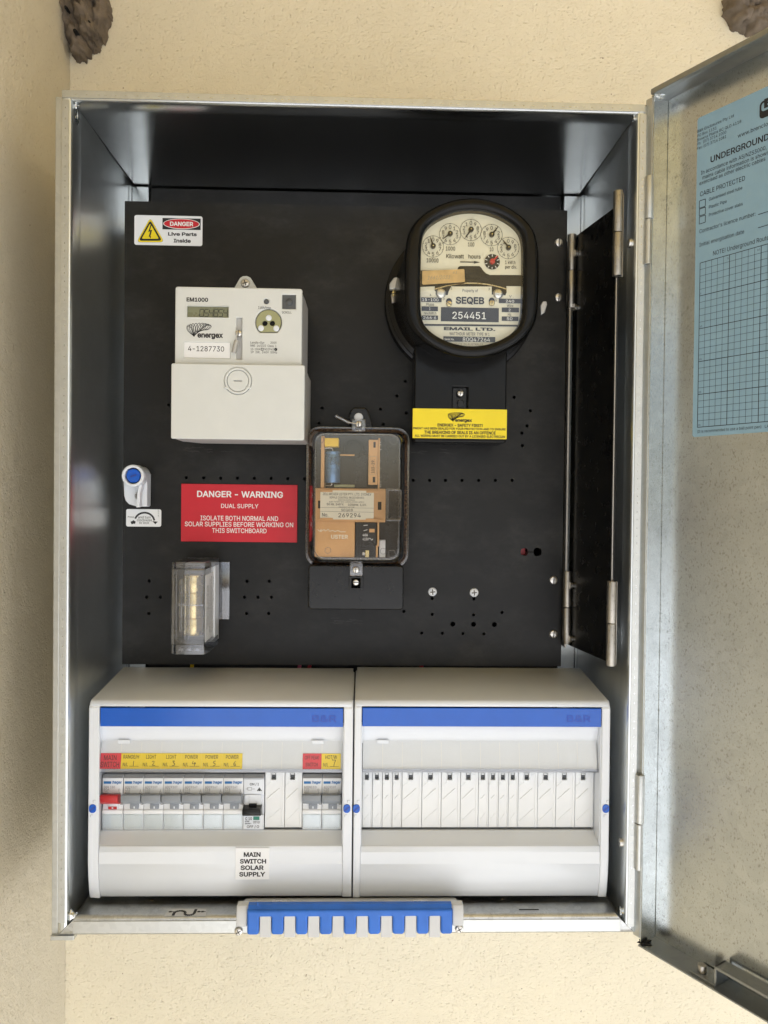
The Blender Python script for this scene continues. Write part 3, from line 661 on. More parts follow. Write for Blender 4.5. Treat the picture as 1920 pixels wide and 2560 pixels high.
B().plate([(c[0]+x*math.cos(.35)-z*math.sin(.35), c[1]+x*math.sin(.35)+z*math.cos(.35)) for x, z in ((-2.8, -.8), (2.8, -.8), (2.8, .8), (-2.8, .8))], [], 80.5, .6, .1).build('key_slot', 'blue_dark', lk)
B().plate([(c[0]-5.5+.2, c[1]+3.2), (c[0]-4.4, c[1]+4.8), (c[0], c[1]+6.1), (c[0]+4.2, c[1]+4.6), (c[0]+6, c[1]+1.2), (c[0]+4.6, c[1]+1.4), (c[0]+2.4, c[1]+3.4), (c[0]-2.5, c[1]+4.2)], [], 79.9, 1.2, .3).build('knob_ridge', 'blue_plastic', lk)
c2 = zk(222, 330, 91); B().tube([(c2[0], 91.6, c2[1]), (c2[0]+1.0, 90.6, c2[1])], 4.2, 16).build('screw', 'zinc_screw', lk)
z3 = Z(280, 1140, 3.318, YP-.4); r_ = z3.rect(117, 441, 408, 586)
s3 = thing('lock_sticker', ((r_[0]+r_[2])/2, YP, r_[1]), 'small white press and turn clockwise to lock sticker below catch', 'sticker')
B().plate(rrect(*r_, 1.8), [], YP-.4, .35).build('sticker_base', 'white_paper', s3)
z3.T(s3, 'Press', 132, 183, 512, 14); z3.T(s3, 'and turn', 216, 323, 518, 20); z3.T(s3, 'clockwise', 207, 332, 541, 20); z3.T(s3, 'to lock', 225, 308, 563, 20)
b = B(); arc = [z3(270-82*math.cos(math.radians(a)), 545-75*math.sin(math.radians(a))) for a in range(20, 176, 8)]; b.ribbon(arc, 1.7, YP-.52); b.flat([z3(334, 540), z3(380, 545), z3(360, 566)], YP-.53); b.flat([z3(*p) for p in ((154, 545), (176, 536), (172, 528), (197, 545), (190, 566), (184, 560), (163, 566))], YP-.53); b.build('arrow', 'ink', s3, smooth=0, recalc=False)
e = z3(388, 505); T(s3, 'LA 4 497', e[0], e[0]+7, e[1]-0, .9, YP-.53, 'ink', rot=math.pi/2)

# ================================================================== electronic meter
YM = 42.0; zm = Z(400, 660, 4.1475, YM)
r_ = zm.rect(155, 243, 1472, 1052)
em = thing('electronic_meter', ((r_[0]+r_[2])/2, YP, at(594, 1100, 36)[1]), 'pale grey electronic meter with LCD reading 054854', 'electricity meter')
x0, zb_, x1, zt = r_
lcd = zm.rect(280, 437, 712, 553); lab = zm.rect(250, 815, 725, 972); slotr = zm.rect(782, 555, 848, 988); btn = zm.rect(1267, 320, 1407, 465); cpt = zm(1125, 605); cl = zm(1102, 387)
op = [zm(1125+138*math.cos(a), 605+138*math.sin(a)) for a in [math.radians(x) for x in range(-230, 51, 10)]]
B().plate(rrect(x0, zb_-2, x1, zt, 2.2), [rrect(*lcd, .4), rrect(*lab, .3), rrect(slotr[0]+.8, slotr[1], slotr[2], slotr[3], .4), rrect(*btn, .3), op, circ(cl[0], cl[1], 2.2, 14)], YM, 3.2, 1.0).build('front_face', 'meter_grey', em)
B().loft([[(x, YM+3, z) for x, z in rrect(x0+.6, zb_-1, x1-.6, zt-.6, 2.2)], [(x, YM+30, z) for x, z in rrect(x0+.3, zb_-1, x1+.2, zt-.3, 2.2)], [(x, 98, z) for x, z in rrect(x0+2, zb_-1, x1+.8, zt-1.5, 2.2)]], True, True).build('case', 'meter_grey_shaded', em)
B().flat(rrect(*lcd), YM+2.4).build('display', 'lcd', em, smooth=0, recalc=False)
lf = zm.rect(266, 428, 721, 566); B().plate(rrect(*lf, 1.0), [rrect(*lcd, .4)], YM-.3, .8, .3).build('display_frame', 'meter_grey', em)
SEG = {'0': 'abcdef', '5': 'acdfg', '4': 'bcfg', '8': 'abcdefg'}
zl = Z(400, 660, 4.1475, YM+2.3); b = B()
for k, ch in enumerate('054854'):
    cx = 412+k*49.5; wd = 40; t, m_, d = 470, 508, 547
    pts = {'a': ((cx+6, t), (cx+wd+2, t)), 'b': ((cx+wd+4, t+3), (cx+wd+1, m_-3)), 'c': ((cx+wd, m_+3), (cx+wd-2, d-3)), 'd': ((cx+2, d), (cx+wd-4, d)), 'e': ((cx, m_+3), (cx-2, d-3)), 'f': ((cx+4, t+3), (cx+1, m_-3)), 'g': ((cx+4, m_), (cx+wd-3, m_))}
    for s_ in SEG[ch]: b.ribbon([zl(*pts[s_][0]), zl(*pts[s_][1])], .62, YM+2.2)
b.build('digits', 'lcd_segment', em, smooth=0, recalc=False)
B().flat(rrect(*lab), YM+.5).build('number_label', 'white_paper', em, smooth=0, recalc=False)
zlab = Z(400, 660, 4.1475, YM+.5); zlab.T(em, '4-1287730', 290, 665, 905, 52)
zm.T(em, 'EM1000', 275, 499, 389, 38, bold=.035); fan_logo(em, zm, 278, 608, 257, .42); zm.T(em, 'energex', 388, 655, 762, 50, bold=.04)
zm.T(em, '1Wh/imp', 1017, 1150, 467, 27); zm.T(em, 'SCROLL', 1264, 1365, 514, 23)
zm.T(em, 'Landis+Gyr', 938, 1083, 826, 22); zm.T(em, '2009', 1146, 1208, 828, 22); zm.T(em, 'NMI  14/2/22  Class  1', 938, 1207, 859, 22); zm.T(em, '10-100A', 940, 1038, 894, 22); zm.T(em, 'N10943', 1083, 1178, 895, 22); zm.T(em, '1P  2W,  240V  50Hz', 940, 1214, 926, 22)
b = B(); a = zm.rect(1045, 870, 1074, 897); i_ = zm.rect(1051, 876, 1068, 891); b.plate(rrect(*a), [rrect(*i_)], YM-.12, .05); t = zm(1200, 886); b.plate(circ(t[0], t[1], 1.35, 20), [[(t[0]-.7, t[1]+.1), (t[0]-.1, t[1]-.75), (t[0]+1.2, t[1]+.9), (t[0]-.1, t[1]-.2)]], YM-.12, .05); b.build('approval_mark', 'ink', em, smooth=0)
B().box(btn[0], btn[2], YM+.6, YM+3, btn[1], btn[3]).build('scroll_button', 'dark_button', em)
t = zm(1340, 395); B().lathe_y(t[0], t[1], [(.1, YM-1.0), (1.8, YM-.7), (3.0, YM+.1), (3.5, YM+1.2)], 24).build('button_dome', 'dark_button', em)
B().lathe_y(cl[0], cl[1], [(.1, YM+.2), (1.2, YM+.3), (2.0, YM+.6), (2.2, YM+3)], 16).build('pulse_lamp', 'dark_button', em)
B().plate([zm(1125+130*math.cos(a), 605+130*math.sin(a)) for a in [math.radians(x) for x in range(-232, 53, 8)]], [circ(*zm(1087, 614), 2.25, 16), circ(*zm(1164, 614), 2.25, 16)], YM+.2, 2.5, .3).build('optical_port', 'olive_brass', em)
B().flat(rrect(*zm.rect(1040, 570, 1210, 660)), YM+2.2).build('port_backing', 'black_void', em, smooth=0, recalc=False)
for x, y in ((1127, 558), (1047, 665), (1205, 667)):
    t = zm(x, y); B().lathe_y(t[0], t[1], [(.1, YM-.5), (1.7, YM-.5), (2.4, YM-.2), (2.6, YM+.3)], 20).build('port_stud', 'white_plastic', em)
B().box(slotr[0], slotr[2], YM+3.1, YM+3.6, slotr[1]-1, slotr[3]+1).build('seal_slot', 'meter_grey', em)
t = zm(817, 720); screw(em, t[0], t[1], YM+.2, 2.9, 'slot', 'steel', ang=1.45, name='seal_screw', h=1.8)
a, e = zm(800, 800), zm(768, 925); B().tube([(a[0], YM-1.6, a[1]), ((a[0]+e[0])/2, YM-2.2, (a[1]+e[1])/2), (e[0], YM-1.8, e[1])], 2.1, 14).build('seal', 'translucent_seal', em)
wz = [zm(*p) for p in ((792, 700), (800, 740), (793, 790), (795, 830))]; B().tube([(x, YM-1.8, z) for x, z in wz], .45, 8).build('seal_wire', 'steel', em)
# terminal cover
YC = 36.0; zt_ = Z(400, 660, 4.1475, YC); c_ = zt_(808, 1212); r_ = zt_.rect(114, 1038, 1498, 1820)
B().plate(rrect(r_[0], r_[1], r_[2], r_[3], 1.6), [circ(*c_, 11.5, 40)], YC, 3, .8).build('terminal_cover', 'meter_grey', em)
xa, zA, xb, zB = r_
B().loft([[(x, YC+2.9, z) for x, z in rrect(xa+.5, zA+.4, xb-.5, zB-.4, 1.6)], [(x, 72, z) for x, z in rrect(xa+.5, zA+.4, xb, zB-.4, 1.6)], [(x, 74, z) for x, z in rrect(xa+3, zA+.4, xb+.3, zB-2, 1.6)], [(x, 100, z) for x, z in rrect(xa+11, zA+1, xb+.6, zB-2, 1.6)]], True, True).build('terminal_case', 'meter_grey_shaded', em)
B().plate(circ(*c_, 11.3, 44), [circ(*c_, 9.2, 40)], YC-1.0, 3.5, .7).build('cover_ring', 'meter_grey', em)
B().plate(circ(*c_, 8.9, 40), [[(c_[0]-3.3, c_[1]-.35), (c_[0]+3.3, c_[1]-.45), (c_[0]+3.3, c_[1]+.25), (c_[0]-3.3, c_[1]+.35)]], YC-.6, 3, .5).build('cover_screw', 'meter_grey', em)
B().flat(circ(*c_, 11.2, 24), YC+2.0).build('screw_well', 'ink_grey', em, smooth=0, recalc=False)
for x, y in ((688, 1282), (918, 1284)): t = zt_(x, y); B().box(t[0]-2.0, t[0]+2.0, YC-1.3, YC+.4, t[1]-1.0, t[1]+1.0, .7).build('ring_lug', 'meter_grey', em)
# mounting ear
zr = Z(400, 660, 4.1475, 84); ear = [zr(*p) for p in ((760, 262), (800, 190), (830, 140), (860, 123), (900, 121), (935, 137), (960, 175), (1012, 262))]
B().prism_y(ear, 84, 90, .8, 2).build('mounting_ear', 'meter_grey', em); t = zr(885, 200); screw(em, t[0], t[1], 84, 4.1, 'cross', 'zinc_screw', ang=.3)

# ================================================================== old watt-hour meter
def clipped(cx, cz, R, hw, hz_dn, n=120, soft=10.0):
    """a circle cut straight at both sides, corners eased"""
    out = []
    for k in range(n):
        a = 2*math.pi*k/n; dx, dz = math.cos(a), math.sin(a)
        rx = hw/max(abs(dx), 1e-6); r = (R**-soft + rx**-soft)**(-1/soft); out.append((cx+dx*r, cz+dz*r*hz_dn))
    return out
zw = Z(940, 470, 3.403, 17.0); cf = zw(821, 757); cbase = at(1151, 755, 95)
wm = thing('watthour_meter', (cbase[0], YP, at(1150, 1105, 58)[1]), 'old black round dial electricity meter reading Kilowatt hours', 'electricity meter')
N = 120
def ring(pts, y): return [(x, y, z) for x, z in pts]
B().lathe_y(cbase[0], cbase[1], [(.1, 92), (66, 92), (69.5, 93), (70.3, 95), (70.3, 104.5)], 72).build('base_plate', 'black_bakelite', wm)
outl = lambda R, hw: clipped(cf[0], cf[1], R, hw, 1.0, N, 16)
rim = clipped(cbase[0], cbase[1], 67, 500, 1.0, N)
def mixr(A, Bq, t): return [(a[0]*(1-t)+b_[0]*t, a[1]*(1-t)+b_[1]*t) for a, b_ in zip(A, Bq)]
O1 = outl(66.2, 56.2); 
rings = [ring(rim, 93), ring(rim, 88), ring(mixr(rim, clipped(cbase[0], cbase[1], 63, 500, 1, N), 1), 86.5), ring(mixr(clipped(cbase[0]+.5, cbase[1]+.5, 62, 500, 1, N), O1, .45), 60), ring(mixr(clipped(cbase[0], cbase[1], 62, 500, 1, N), O1, .9), 33), ring(outl(65.6, 55.8), 26), ring(O1, 21.5), ring(outl(65, 55), 18.6), ring(outl(62.8, 52.8), 17.2), ring(outl(59.5, 46.5), 17.0), ring(outl(57.2, 43.6), 18.2), ring(outl(56.2, 42.6), 20.5), ring(outl(55.8, 42.2), 28)]
B().loft(rings).build('cover', 'black_bakelite', wm, smooth=50)
B().loft([ring(outl(56.6, 43.2), 21.2), ring(outl(30, 22), 20.6), ring(outl(.5, .4), 20.4)], False, True).build('glass', 'glass', wm)
YD = 27.0; zw = Z(940, 470, 3.403, YD)
D = lambda x, y: zw(x, y)
B().flat(outl(60, 46), YD+.6).build('dial_backing', 'dial_cream', wm, smooth=0, recalc=False)
b = B(); ap = [(690, 697), (700, 672), (715, 663), (880, 663), (895, 675), (915, 705), (940, 727), (970, 739), (1262, 740), (1262, 835), (1110, 833), (1112, 885), (1102, 912), (985, 905), (985, 842), (640, 835), (618, 880), (610, 910), (525, 905), (500, 868), (500, 835), (378, 840), (378, 700)]
b.plate([D(*p) for p in ap], [], YD+.3, .2); b.build('aperture', 'black_void', wm, smooth=0)
arc = [(500+ (1112-500)*k/24, 806+ (abs(k/12-1)**2)*52) for k in range(25)]
b = B(); b.loft([[(D(x, y)[0], YD-.6, D(x, y)[1]) for x, y in arc], [(D(x, y)[0], YD-.9, D(x, y+11)[1]) for x, y in arc]], closed=False); b.build('rotor_disc', 'steel', wm)
b = B(); b.plate([D(*p) for p in ((640, 838), (985, 838), (985, 905), (950, 930), (650, 930), (640, 905))], [], YD, .25); b.build('name_plate', 'dial_cream', wm, smooth=0)
# dials
DI = [(485, 498, 91, -1, (458, 420)), (630, 393, 91, 1, (565, 441)), (807, 358, 91, -1, (760, 430)), (983, 401, 92, 1, (1036, 338)), (1125, 511, 92, -1, (1076, 448))]
for cx, cy, R, sg, tip in DI:
    b = B(); b.ribbon([D(cx+R*math.cos(a), cy+R*math.sin(a)) for a in [2*math.pi*k/40 for k in range(41)]], .30, YD-.1)
    for k in range(10):
        a = math.radians(-90+36*k); b.flat([D(cx+(R-1)*math.cos(a+.05), cy+(R-1)*math.sin(a+.05)), D(cx+(R-1)*math.cos(a-.05), cy+(R-1)*math.sin(a-.05)), D(cx+(R-9)*math.cos(a), cy+(R-9)*math.sin(a))], YD-.11)
    dl = b.build('register_dial', 'ink', wm, smooth=0, recalc=False)
    for k in range(10):
        a = math.radians(-90+sg*36*k); p_ = D(cx+R*.68*math.cos(a), cy+R*.68*math.sin(a)+17)
        T(dl, str(k), p_[0], None, p_[1], 3.0, YD-.1, 'ink', xc=1, name='numeral')
    ux, uy = tip[0]-cx, tip[1]-cy; L = math.hypot(ux, uy); ux, uy = ux/L, uy/L
    P_ = [(cx-uy*9-ux*8, cy+ux*9-uy*8), (cx-uy*8+ux*26, cy+ux*8+uy*26), (tip[0]-uy*2, tip[1]+ux*2), (tip[0]+uy*2, tip[1]-ux*2), (cx+uy*8+ux*26, cy-ux*8+uy*26), (cx+uy*9-ux*8, cy-ux*9-uy*8)]
    hd = B().plate([D(*p) for p in P_], [], YD-2.2, .7, .2).build('pointer', 'black_plastic', wm)
    t = D(cx, cy); B().lathe_y(t[0], t[1], [(.1, YD-2.9), (1.6, YD-2.8), (2.2, YD-2.2), (2.2, YD-.2)], 18).build('hub', 'black_plastic', hd); B().lathe_y(t[0], t[1], [(.1, YD-3.1), (.5, YD-3.1), (.5, YD-2.8)], 10).build('pin', 'brass', hd)
t = D(988, 628); tp = B().flat(circ(t[0], t[1], 6.5, 32), YD-.1).build('test_dial', 'ink', wm, smooth=0, recalc=False)
b = B()
for k in range(10): a = math.radians(36*k); b.ribbon([(t[0]+4.3*math.sin(a), t[1]+4.3*math.cos(a)), (t[0]+6.2*math.sin(a), t[1]+6.2*math.cos(a))], .5, YD-.2)
b.build('tick', 'white_ink', tp, smooth=0, recalc=False)
b = B(); b.lathe_y(t[0], t[1], [(.1, YD-2.6), (1.9, YD-2.4), (2.3, YD-1.6), (2.3, YD-.3)], 20); b.prism_y([(t[0]+.3, t[1]+1.4), (t[0]+4.2, t[1]+4.9), (t[0]+5.0, t[1]+4.2), (t[0]+1.4, t[1]+.3)], YD-1.8, YD-1.1); b.build('test_pointer', 'red_pointer', wm)
for s_, x0, x1, y, cp in (('10000', 430, 531, 633, 34), ('1000', 593, 673, 532, 33), ('100', 782, 836, 497, 33), ('10', 967, 999, 538, 32), ('Kilowatt', 598, 748, 598, 34), ('hours', 786, 890, 600, 33), ('1 kW.h', 1098, 1185, 648, 30), ('per div.', 1098, 1199, 686, 28)): zw.T(wm, s_, x0, x1, y, cp, bold=.006)
b = B(); b.ribbon([D(715, 629), D(840, 631)], .8, YD-.1); b.flat([D(832, 621), D(888, 632), D(832, 644)], YD-.11); b.build('arrow', 'ink', wm, smooth=0, recalc=False)
zq = Z(940, 470, 3.403, YD-.2)
st_ = B().plate([zq(*p) for p in ((392, 711), (744, 696), (750, 703), (753, 800), (745, 806), (400, 828), (391, 820))], [], 24.8, .25).build('paper_note', 'tan_sticker', wm, smooth=0)
st_['label'] = 'faded tan paper note with handwriting behind the glass'
T(st_, '1661/2031', zq(435, 790)[0], zq(625, 780)[0], zq(500, 786)[1], 3.0, 24.6, 'ink_faint', 0, rot=.04, slant=.35); T(st_, '61', zq(648, 735)[0], zq(685, 735)[0], zq(650, 735)[1], 2.0, 24.6, 'ink_faint', slant=.3)
for s_, x0, x1, y, cp, bo in (('Property of', 735, 867, 885, 24, 0), ('SEQEB', 678, 920, 984, 54, .03), ('S', 635, 647, 865, 20, 0), ('F', 960, 971, 872, 20, 0), ('A', 457, 470, 921, 20, 0), ('F', 575, 588, 955, 18, 0), ('S', 1015, 1027, 964, 18, 0), ('V .', 1133, 1168, 932, 20, 0), ('Phase', 428, 493, 1002, 23, 0), ('rev/kW.h', 408, 512, 1077, 24, 0), ('Wire', 1113, 1167, 1012, 22, 0), ('Hz', 1122, 1150, 1087, 22, 0), ('WATTHOUR  METER  TYPE  M 1', 625, 965, 1255, 26, 0), ('EMAIL LTD.', 577, 1015, 1211, 23, .05)): zw.T(wm, s_, x0, x1, y, cp, bold=bo)
zw.T(wm, 'MADE IN AUSTRALIA', 670, 912, 1340, 20, 'ink_faint')
for x0, y0, x1, y1, s_, tx0, tx1, ty, cp in ((384, 932, 558, 970, '15-100', 392, 531, 963, 24), (388, 1008, 527, 1047, '1', 453, 462, 1038, 22), (388, 1085, 527, 1122, '266·6', 402, 512, 1115, 23), (1045, 943, 1248, 981, '240', 1103, 1175, 975, 23), (1070, 1018, 1216, 1057, '2', 1127, 1144, 1050, 22), (1070, 1094, 1212, 1131, '50', 1112, 1160, 1124, 23), (552, 1018, 1045, 1138, '254451', 650, 935, 1114, 58), (573, 1265, 1014, 1308, '80Q47264', 737, 970, 1306, 33)):
    pl_ = B().flat(rrect(*zw.rect(x0, y0, x1, y1)), YD-.1).build('rating_panel', 'ink', wm, smooth=0, recalc=False); zw.T(pl_, s_, tx0, tx1, ty, cp, 'white_ink', dy=.25)
zw.T(wm, 'Serial No.', 582, 665, 1296, 18, 'white_ink', dy=.25)
B().ribbon([D(383, 1164), D(1250, 1172)], 1.5, YD-.1).build('plate_edge', 'ink', wm, smooth=0, recalc=False)
for x, y in ((621, 985), (985, 980)):
    t = D(x, y-22); B().flat(circ(t[0], t[1], 2.5, 16), YD-.12).build('screw_hole', 'black_void', wm, smooth=0, recalc=False); t = D(x, y); screw(wm, t[0], t[1], YD-.15, 2.5, 'slot', 'brass', ang=-.6 if x < 800 else 1.5)
for x, y in ((552, 893), (1040, 898)):
    t = D(x, y); B().lathe_y(t[0], t[1], [(.1, YD-1.4), (2.2, YD-1.3), (3.6, YD-.8), (4.4, YD+.2)], 20).build('rotor_screw', 'steel', wm)
# lugs at the sides
zg = Z(940, 470, 3.403, 84)
b = B(); b.prism_y([zg(*p) for p in ((128, 900), (240, 905), (240, 980), (135, 975))], 84, 92, .6); b.build('side_lug', 'hinge_steel', wm)
t = zg(165, 898); screw(wm, t[0], t[1], 83.5, 3.6, 'slot', 'brass', ang=.3)
b = B(); b.prism_y([zg(*p) for p in ((112, 830), (150, 775), (190, 772), (195, 840), (175, 870), (112, 880))], 78, 84, 1.2); b.build('lead_seal', 'translucent_seal', wm)
zg2 = Z(940, 470, 3.403, 70); b = B(); b.prism_y([zg2(*p) for p in ((1398, 1000), (1420, 962), (1452, 962), (1458, 990), (1438, 1060), (1405, 1078))], 70, 74, .8); b.build('lead_seal', 'translucent_seal', wm)
# terminal block
YT = 58.0; zt2 = Z(940, 470, 3.403, YT); r_ = zt2.rect(325, 1480, 1110, 2165); rc = zt2.rect(655, 1693, 778, 1872)
B().plate(rrect(r_[0], r_[1], r_[2], r_[3]+14, 2.0), [rrect(*rc, .3)], YT, 34, 1.2).build('terminal_cover', 'black_bakelite', wm)
B().box(r_[0]+2, r_[2]-2, YT+33, YP-.2, r_[1]+2, r_[3]+10, .8).build('terminal_block', 'black_bakelite', wm)
B().box(rc[0]+.2, rc[2]-.2, YT+5, YT+8, rc[1]+.2, rc[3]-.2).build('screw_well', 'black_plastic', wm)
t = zt2(720, 1745); screw(wm, t[0], t[1], YT+2.0, 3.2, 'slot', 'steel', ang=1.3, h=2.4)
t = zt2.rect(697, 1800, 752, 1858); B().box(t[0], t[2], YT+2.5, YT+6, t[1], t[3], .6).build('terminal_stub', 'black_plastic', wm)
zy = Z(940, 470, 3.403, YT-.35); r_ = zy.rect(312, 1880, 1113, 2132)
ys = B().plate(rrect(*r_, .5), [], YT-.35, .3).build('yellow_sticker', 'yellow_sticker', wm); ys['label'] = 'yellow ENERGEX safety first sticker on terminal cover'
fan_logo(ys, zy, 613, 1906, 142, .40); zy.T(ys, 'energex', 672, 818, 1988, 25, bold=.05); zy.T(ys, 'ENERGEX - SAFETY FIRST!', 523, 907, 2030, 23, bold=.03)
zy.T(ys, 'PMENT HAS BEEN SEALED FOR YOUR PROTECTION AND TO ENSURE', 316, 1102, 2057, 17, bold=.025); zy.T(ys, 'THE BREAKING OF SEALS IS AN OFFENCE', 410, 1018, 2093, 24, bold=.03); zy.T(ys, 'ALL WIRING MUST BE CARRIED OUT BY A LICENSED ELECTRICIAN', 330, 1098, 2121, 18, bold=.025)

# ================================================================== ripple control receiver
YR = 40.0; zr = Z(740, 1000, 4.097, YR); zi = Z(740, 1000, 4.097, 62.0)
rr_ = thing('ripple_receiver', (at(893, 1524, 60)[0], YP, at(893, 1524, 60)[1]), 'ripple control receiver with clear cover over tan circuit board', 'receiver')
fo = zr.rect(172, 328, 1080, 1650); bo = Z(740, 1000, 4.097, 84).rect(122, 296, 1140, 1690)
B().box(bo[0]+3, bo[2]-3, 90, YP-.1, bo[1]-10, bo[3]-2, 2).build('base', 'black_plastic', rr_)
B().plate(rrect(bo[0]+.4, bo[1]+.4, bo[2]-.4, bo[3]-.4, 10, 6), [rrect(bo[0]+2.6, bo[1]+2.6, bo[2]-2.6, bo[3]-2.6, 8.5, 6)], 80, 10, .6).build('cork_gasket', 'cork', rr_)
B().flat(rrect(bo[0]+2, bo[1]+2, bo[2]-2, bo[3]-2, 8), 88).build('backing', 'black_plastic', rr_, smooth=0, recalc=False)
R3 = lambda x0, z0, x1, z1, r, y: [(x, y, z) for x, z in rrect(x0, z0, x1, z1, r, 6)]
B().loft([R3(bo[0]-.6, bo[1]-.6, bo[2]+.6, bo[3]+.6, 11, 84), R3(bo[0]-.4, bo[1]-.4, bo[2]+.4, bo[3]+.4, 11, 78), R3(fo[0]-1.4, fo[1]-1.4, fo[2]+1.4, fo[3]+1.4, 10, 47), R3(fo[0], fo[1], fo[2], fo[3], 9, 42), R3(fo[0]+1.6, fo[1]+1.6, fo[2]-1.6, fo[3]-1.6, 8.2, 40.3), R3(fo[0]+3, fo[1]+3, fo[2]-3, fo[3]-3, 7, 40)], False, True).build('clear_cover', 'clear_plastic', rr_, smooth=60)
B().plate(rrect(bo[0]-1.4, bo[1]-1.4, bo[2]+1.4, bo[3]+1.4, 12, 6), [rrect(bo[0]+.2, bo[1]+.2, bo[2]-.2, bo[3]-.2, 10.5, 6)], 79, 6, .5).build('cover_rim', 'clear_rim', rr_)
B().plate(rrect(fo[0]+1.6, fo[1]+1.6, fo[2]-1.6, fo[3]-1.6, 8, 6), [rrect(fo[0]+2.5, fo[1]+2.5, fo[2]-2.5, fo[3]-2.5, 7.4, 6)], 39.7, .5, .2).build('cover_ridge', 'clear_edge', rr_)
for x, y, rad in ((245, 405, 42), (1000, 415, 42), (982, 1575, 42), (327, 1540, 33), (893, 1548, 33)):
    t = zr(x, y); k = rad/4.097*.342; B().plate(circ(*t, k, 26), [circ(*t, k-.45, 26)], 39.6, .4, .15).build('moulding_ring', 'clear_edge', rr_)
def ibox(name, x0, y0, x1, y1, d0, d1, mat, bev=.4, par=rr_):
    q_ = Z(740, 1000, 4.097, d0).rect(x0, y0, x1, y1); return B().box(q_[0], q_[2], d0, d1, q_[1], q_[3], bev).build(name, mat, par)
ibox('circuit_board', 255, 370, 290, 900, 56, 86, 'tan_board'); ibox('yellow_capacitor', 292, 388, 438, 478, 52, 66, 'yellow_cap', .8)
c0 = Z(740, 1000, 4.097, 58).rect(292, 520, 452, 850); rad = (c0[2]-c0[0])/2; cx = (c0[0]+c0[2])/2
prof = [(0, .6, c0[1]), (0, .96, c0[1]+.3), (0, 1, c0[1]+1), (0, 1, c0[3]-4), (0, .94, c0[3]-3.2), (0, .94, c0[3]-2.6), (0, 1, c0[3]-1.8), (0, 1, c0[3]-.6), (0, .9, c0[3])]
can = B().loft([[(cx+rad*k*math.cos(2*math.pi*j/24), 58+rad+rad*k*math.sin(2*math.pi*j/24), z) for j in range(24)] for _, k, z in prof], True, True).build('blue_capacitor', 'blue_can', rr_)
for pts in (((250, 497), (300, 492), (355, 490), (374, 500), (377, 520)), ((255, 880), (300, 876), (355, 878), (368, 866), (366, 848))):
    B().tube([(*[Z(740, 1000, 4.097, 60)(*p)][0][:1], 60, Z(740, 1000, 4.097, 60)(*p)[1]) for p in pts], .4, 8).build('capacitor_lead', 'steel', rr_)
q_ = Z(740, 1000, 4.097, 60); p1 = q_(342, 620); T(can, 'IEC', p1[0], None, p1[1], 2.6, 57.7, 'ink'); p1 = q_(350, 650); T(can, '1000', p1[0], None, p1[1]-1, 2.6, 57.7, 'ink')
ibox('transformer', 440, 555, 735, 905, 70, 87, 'black_plastic', 1); ibox('winding_tape', 450, 556, 600, 572, 68, 71, 'tan_board', .2); ibox('winding_tape', 390, 866, 600, 896, 64, 70, 'olive_brass', .3)
t = q_(590, 500, 70); B().plate(circ(*t, 9.5, 36), [circ(*t, 7.2, 32)], 70, 6, 1.5).build('coil', 'black_plastic', rr_)
cp = ibox('coil_plate', 742, 407, 838, 868, 56, 60, 'tan_board')
for x0, y0, x1, y1 in ((793, 430, 816, 488), (786, 787, 812, 845)): ibox('slot', x0, y0, x1, y1, 55.8, 56.4, 'black_void', 0, cp)
t = Z(740, 1000, 4.097, 56)(803, 750); T(cp, '103-29.', t[0], t[0]+Z(740, 1000, 4.097, 56).rect(0, 610, 10, 750)[3]-Z(740, 1000, 4.097, 56).rect(0, 610, 10, 750)[1], t[1], 2.6, 55.8, 'ink', .01, rot=math.pi/2)
a = Z(740, 1000, 4.097, 56).rect(755, 575, 826, 768); B().plate(rrect(*a), [rrect(a[0]+.25, a[1]+.25, a[2]-.25, a[3]-.25)], 55.85, .1).build('number_frame', 'ink_faint', cp, smooth=0)
ibox('side_board', 838, 390, 856, 1500, 56, 86, 'tan_board'); 
for y in (432, 455, 505, 620, 700, 790, 835, 865, 885): ibox('solder_pin', 856, y, 874, y+5, 58, 59, 'steel', .1)
ibox('label_carrier', 190, 905, 915, 1250, 54, 60, 'tan_board', .5); ibox('carrier_rail', 225, 915, 885, 930, 52, 55, 'tan_board', .2); ibox('carrier_rail', 225, 1222, 885, 1238, 52, 55, 'tan_board', .2)
ibox('carrier_slot', 838, 1043, 875, 1125, 53.7, 54.3, 'black_void', 0); ibox('carrier_slot', 226, 1030, 248, 1110, 53.7, 54.3, 'black_void', 0)
zn = Z(740, 1000, 4.097, 51.6); npl = B().plate(rrect(*zn.rect(248, 927, 797, 1224), .3), [], 51.6, .6).build('name_label', 'cream_paper', rr_); npl['label'] = 'cream printed label of ripple control receiver number 269294'
for s_, x0, x1, y, cp_, bo_ in (('ZELLWEGER USTER PTY. LTD. SYDNEY', 275, 772, 977, 25, .0), ('RIPPLE CONTROL RECEIVER RE1', 345, 698, 1010, 20, 0), ('MADE IN AUSTRALIA', 433, 604, 1031, 12, 0), ('AUST. PATENT NOS. 443023, 459210, 469212', 340, 698, 1050, 12, 0), ('50 Hz. 240 V.', 315, 490, 1078, 21, .01), ('1050Hz. 1,1V.', 533, 722, 1084, 21, .01), ('PROPERTY OF THE', 438, 598, 1103, 11, 0), ('SEQEB', 462, 582, 1139, 24, .0), ('No.', 267, 330, 1193, 36, 0), ('269294', 433, 663, 1202, 42, 0)): zn.T(npl, s_, x0, x1, y, cp_, bold=bo_)
b = B(); b.ribbon([zn(248, 1100), zn(795, 1108)], .18, 51.45); b.ribbon([zn(248, 1140), zn(795, 1150)], .18, 51.45); b.build('rule_line', 'ink', npl, smooth=0, recalc=False)
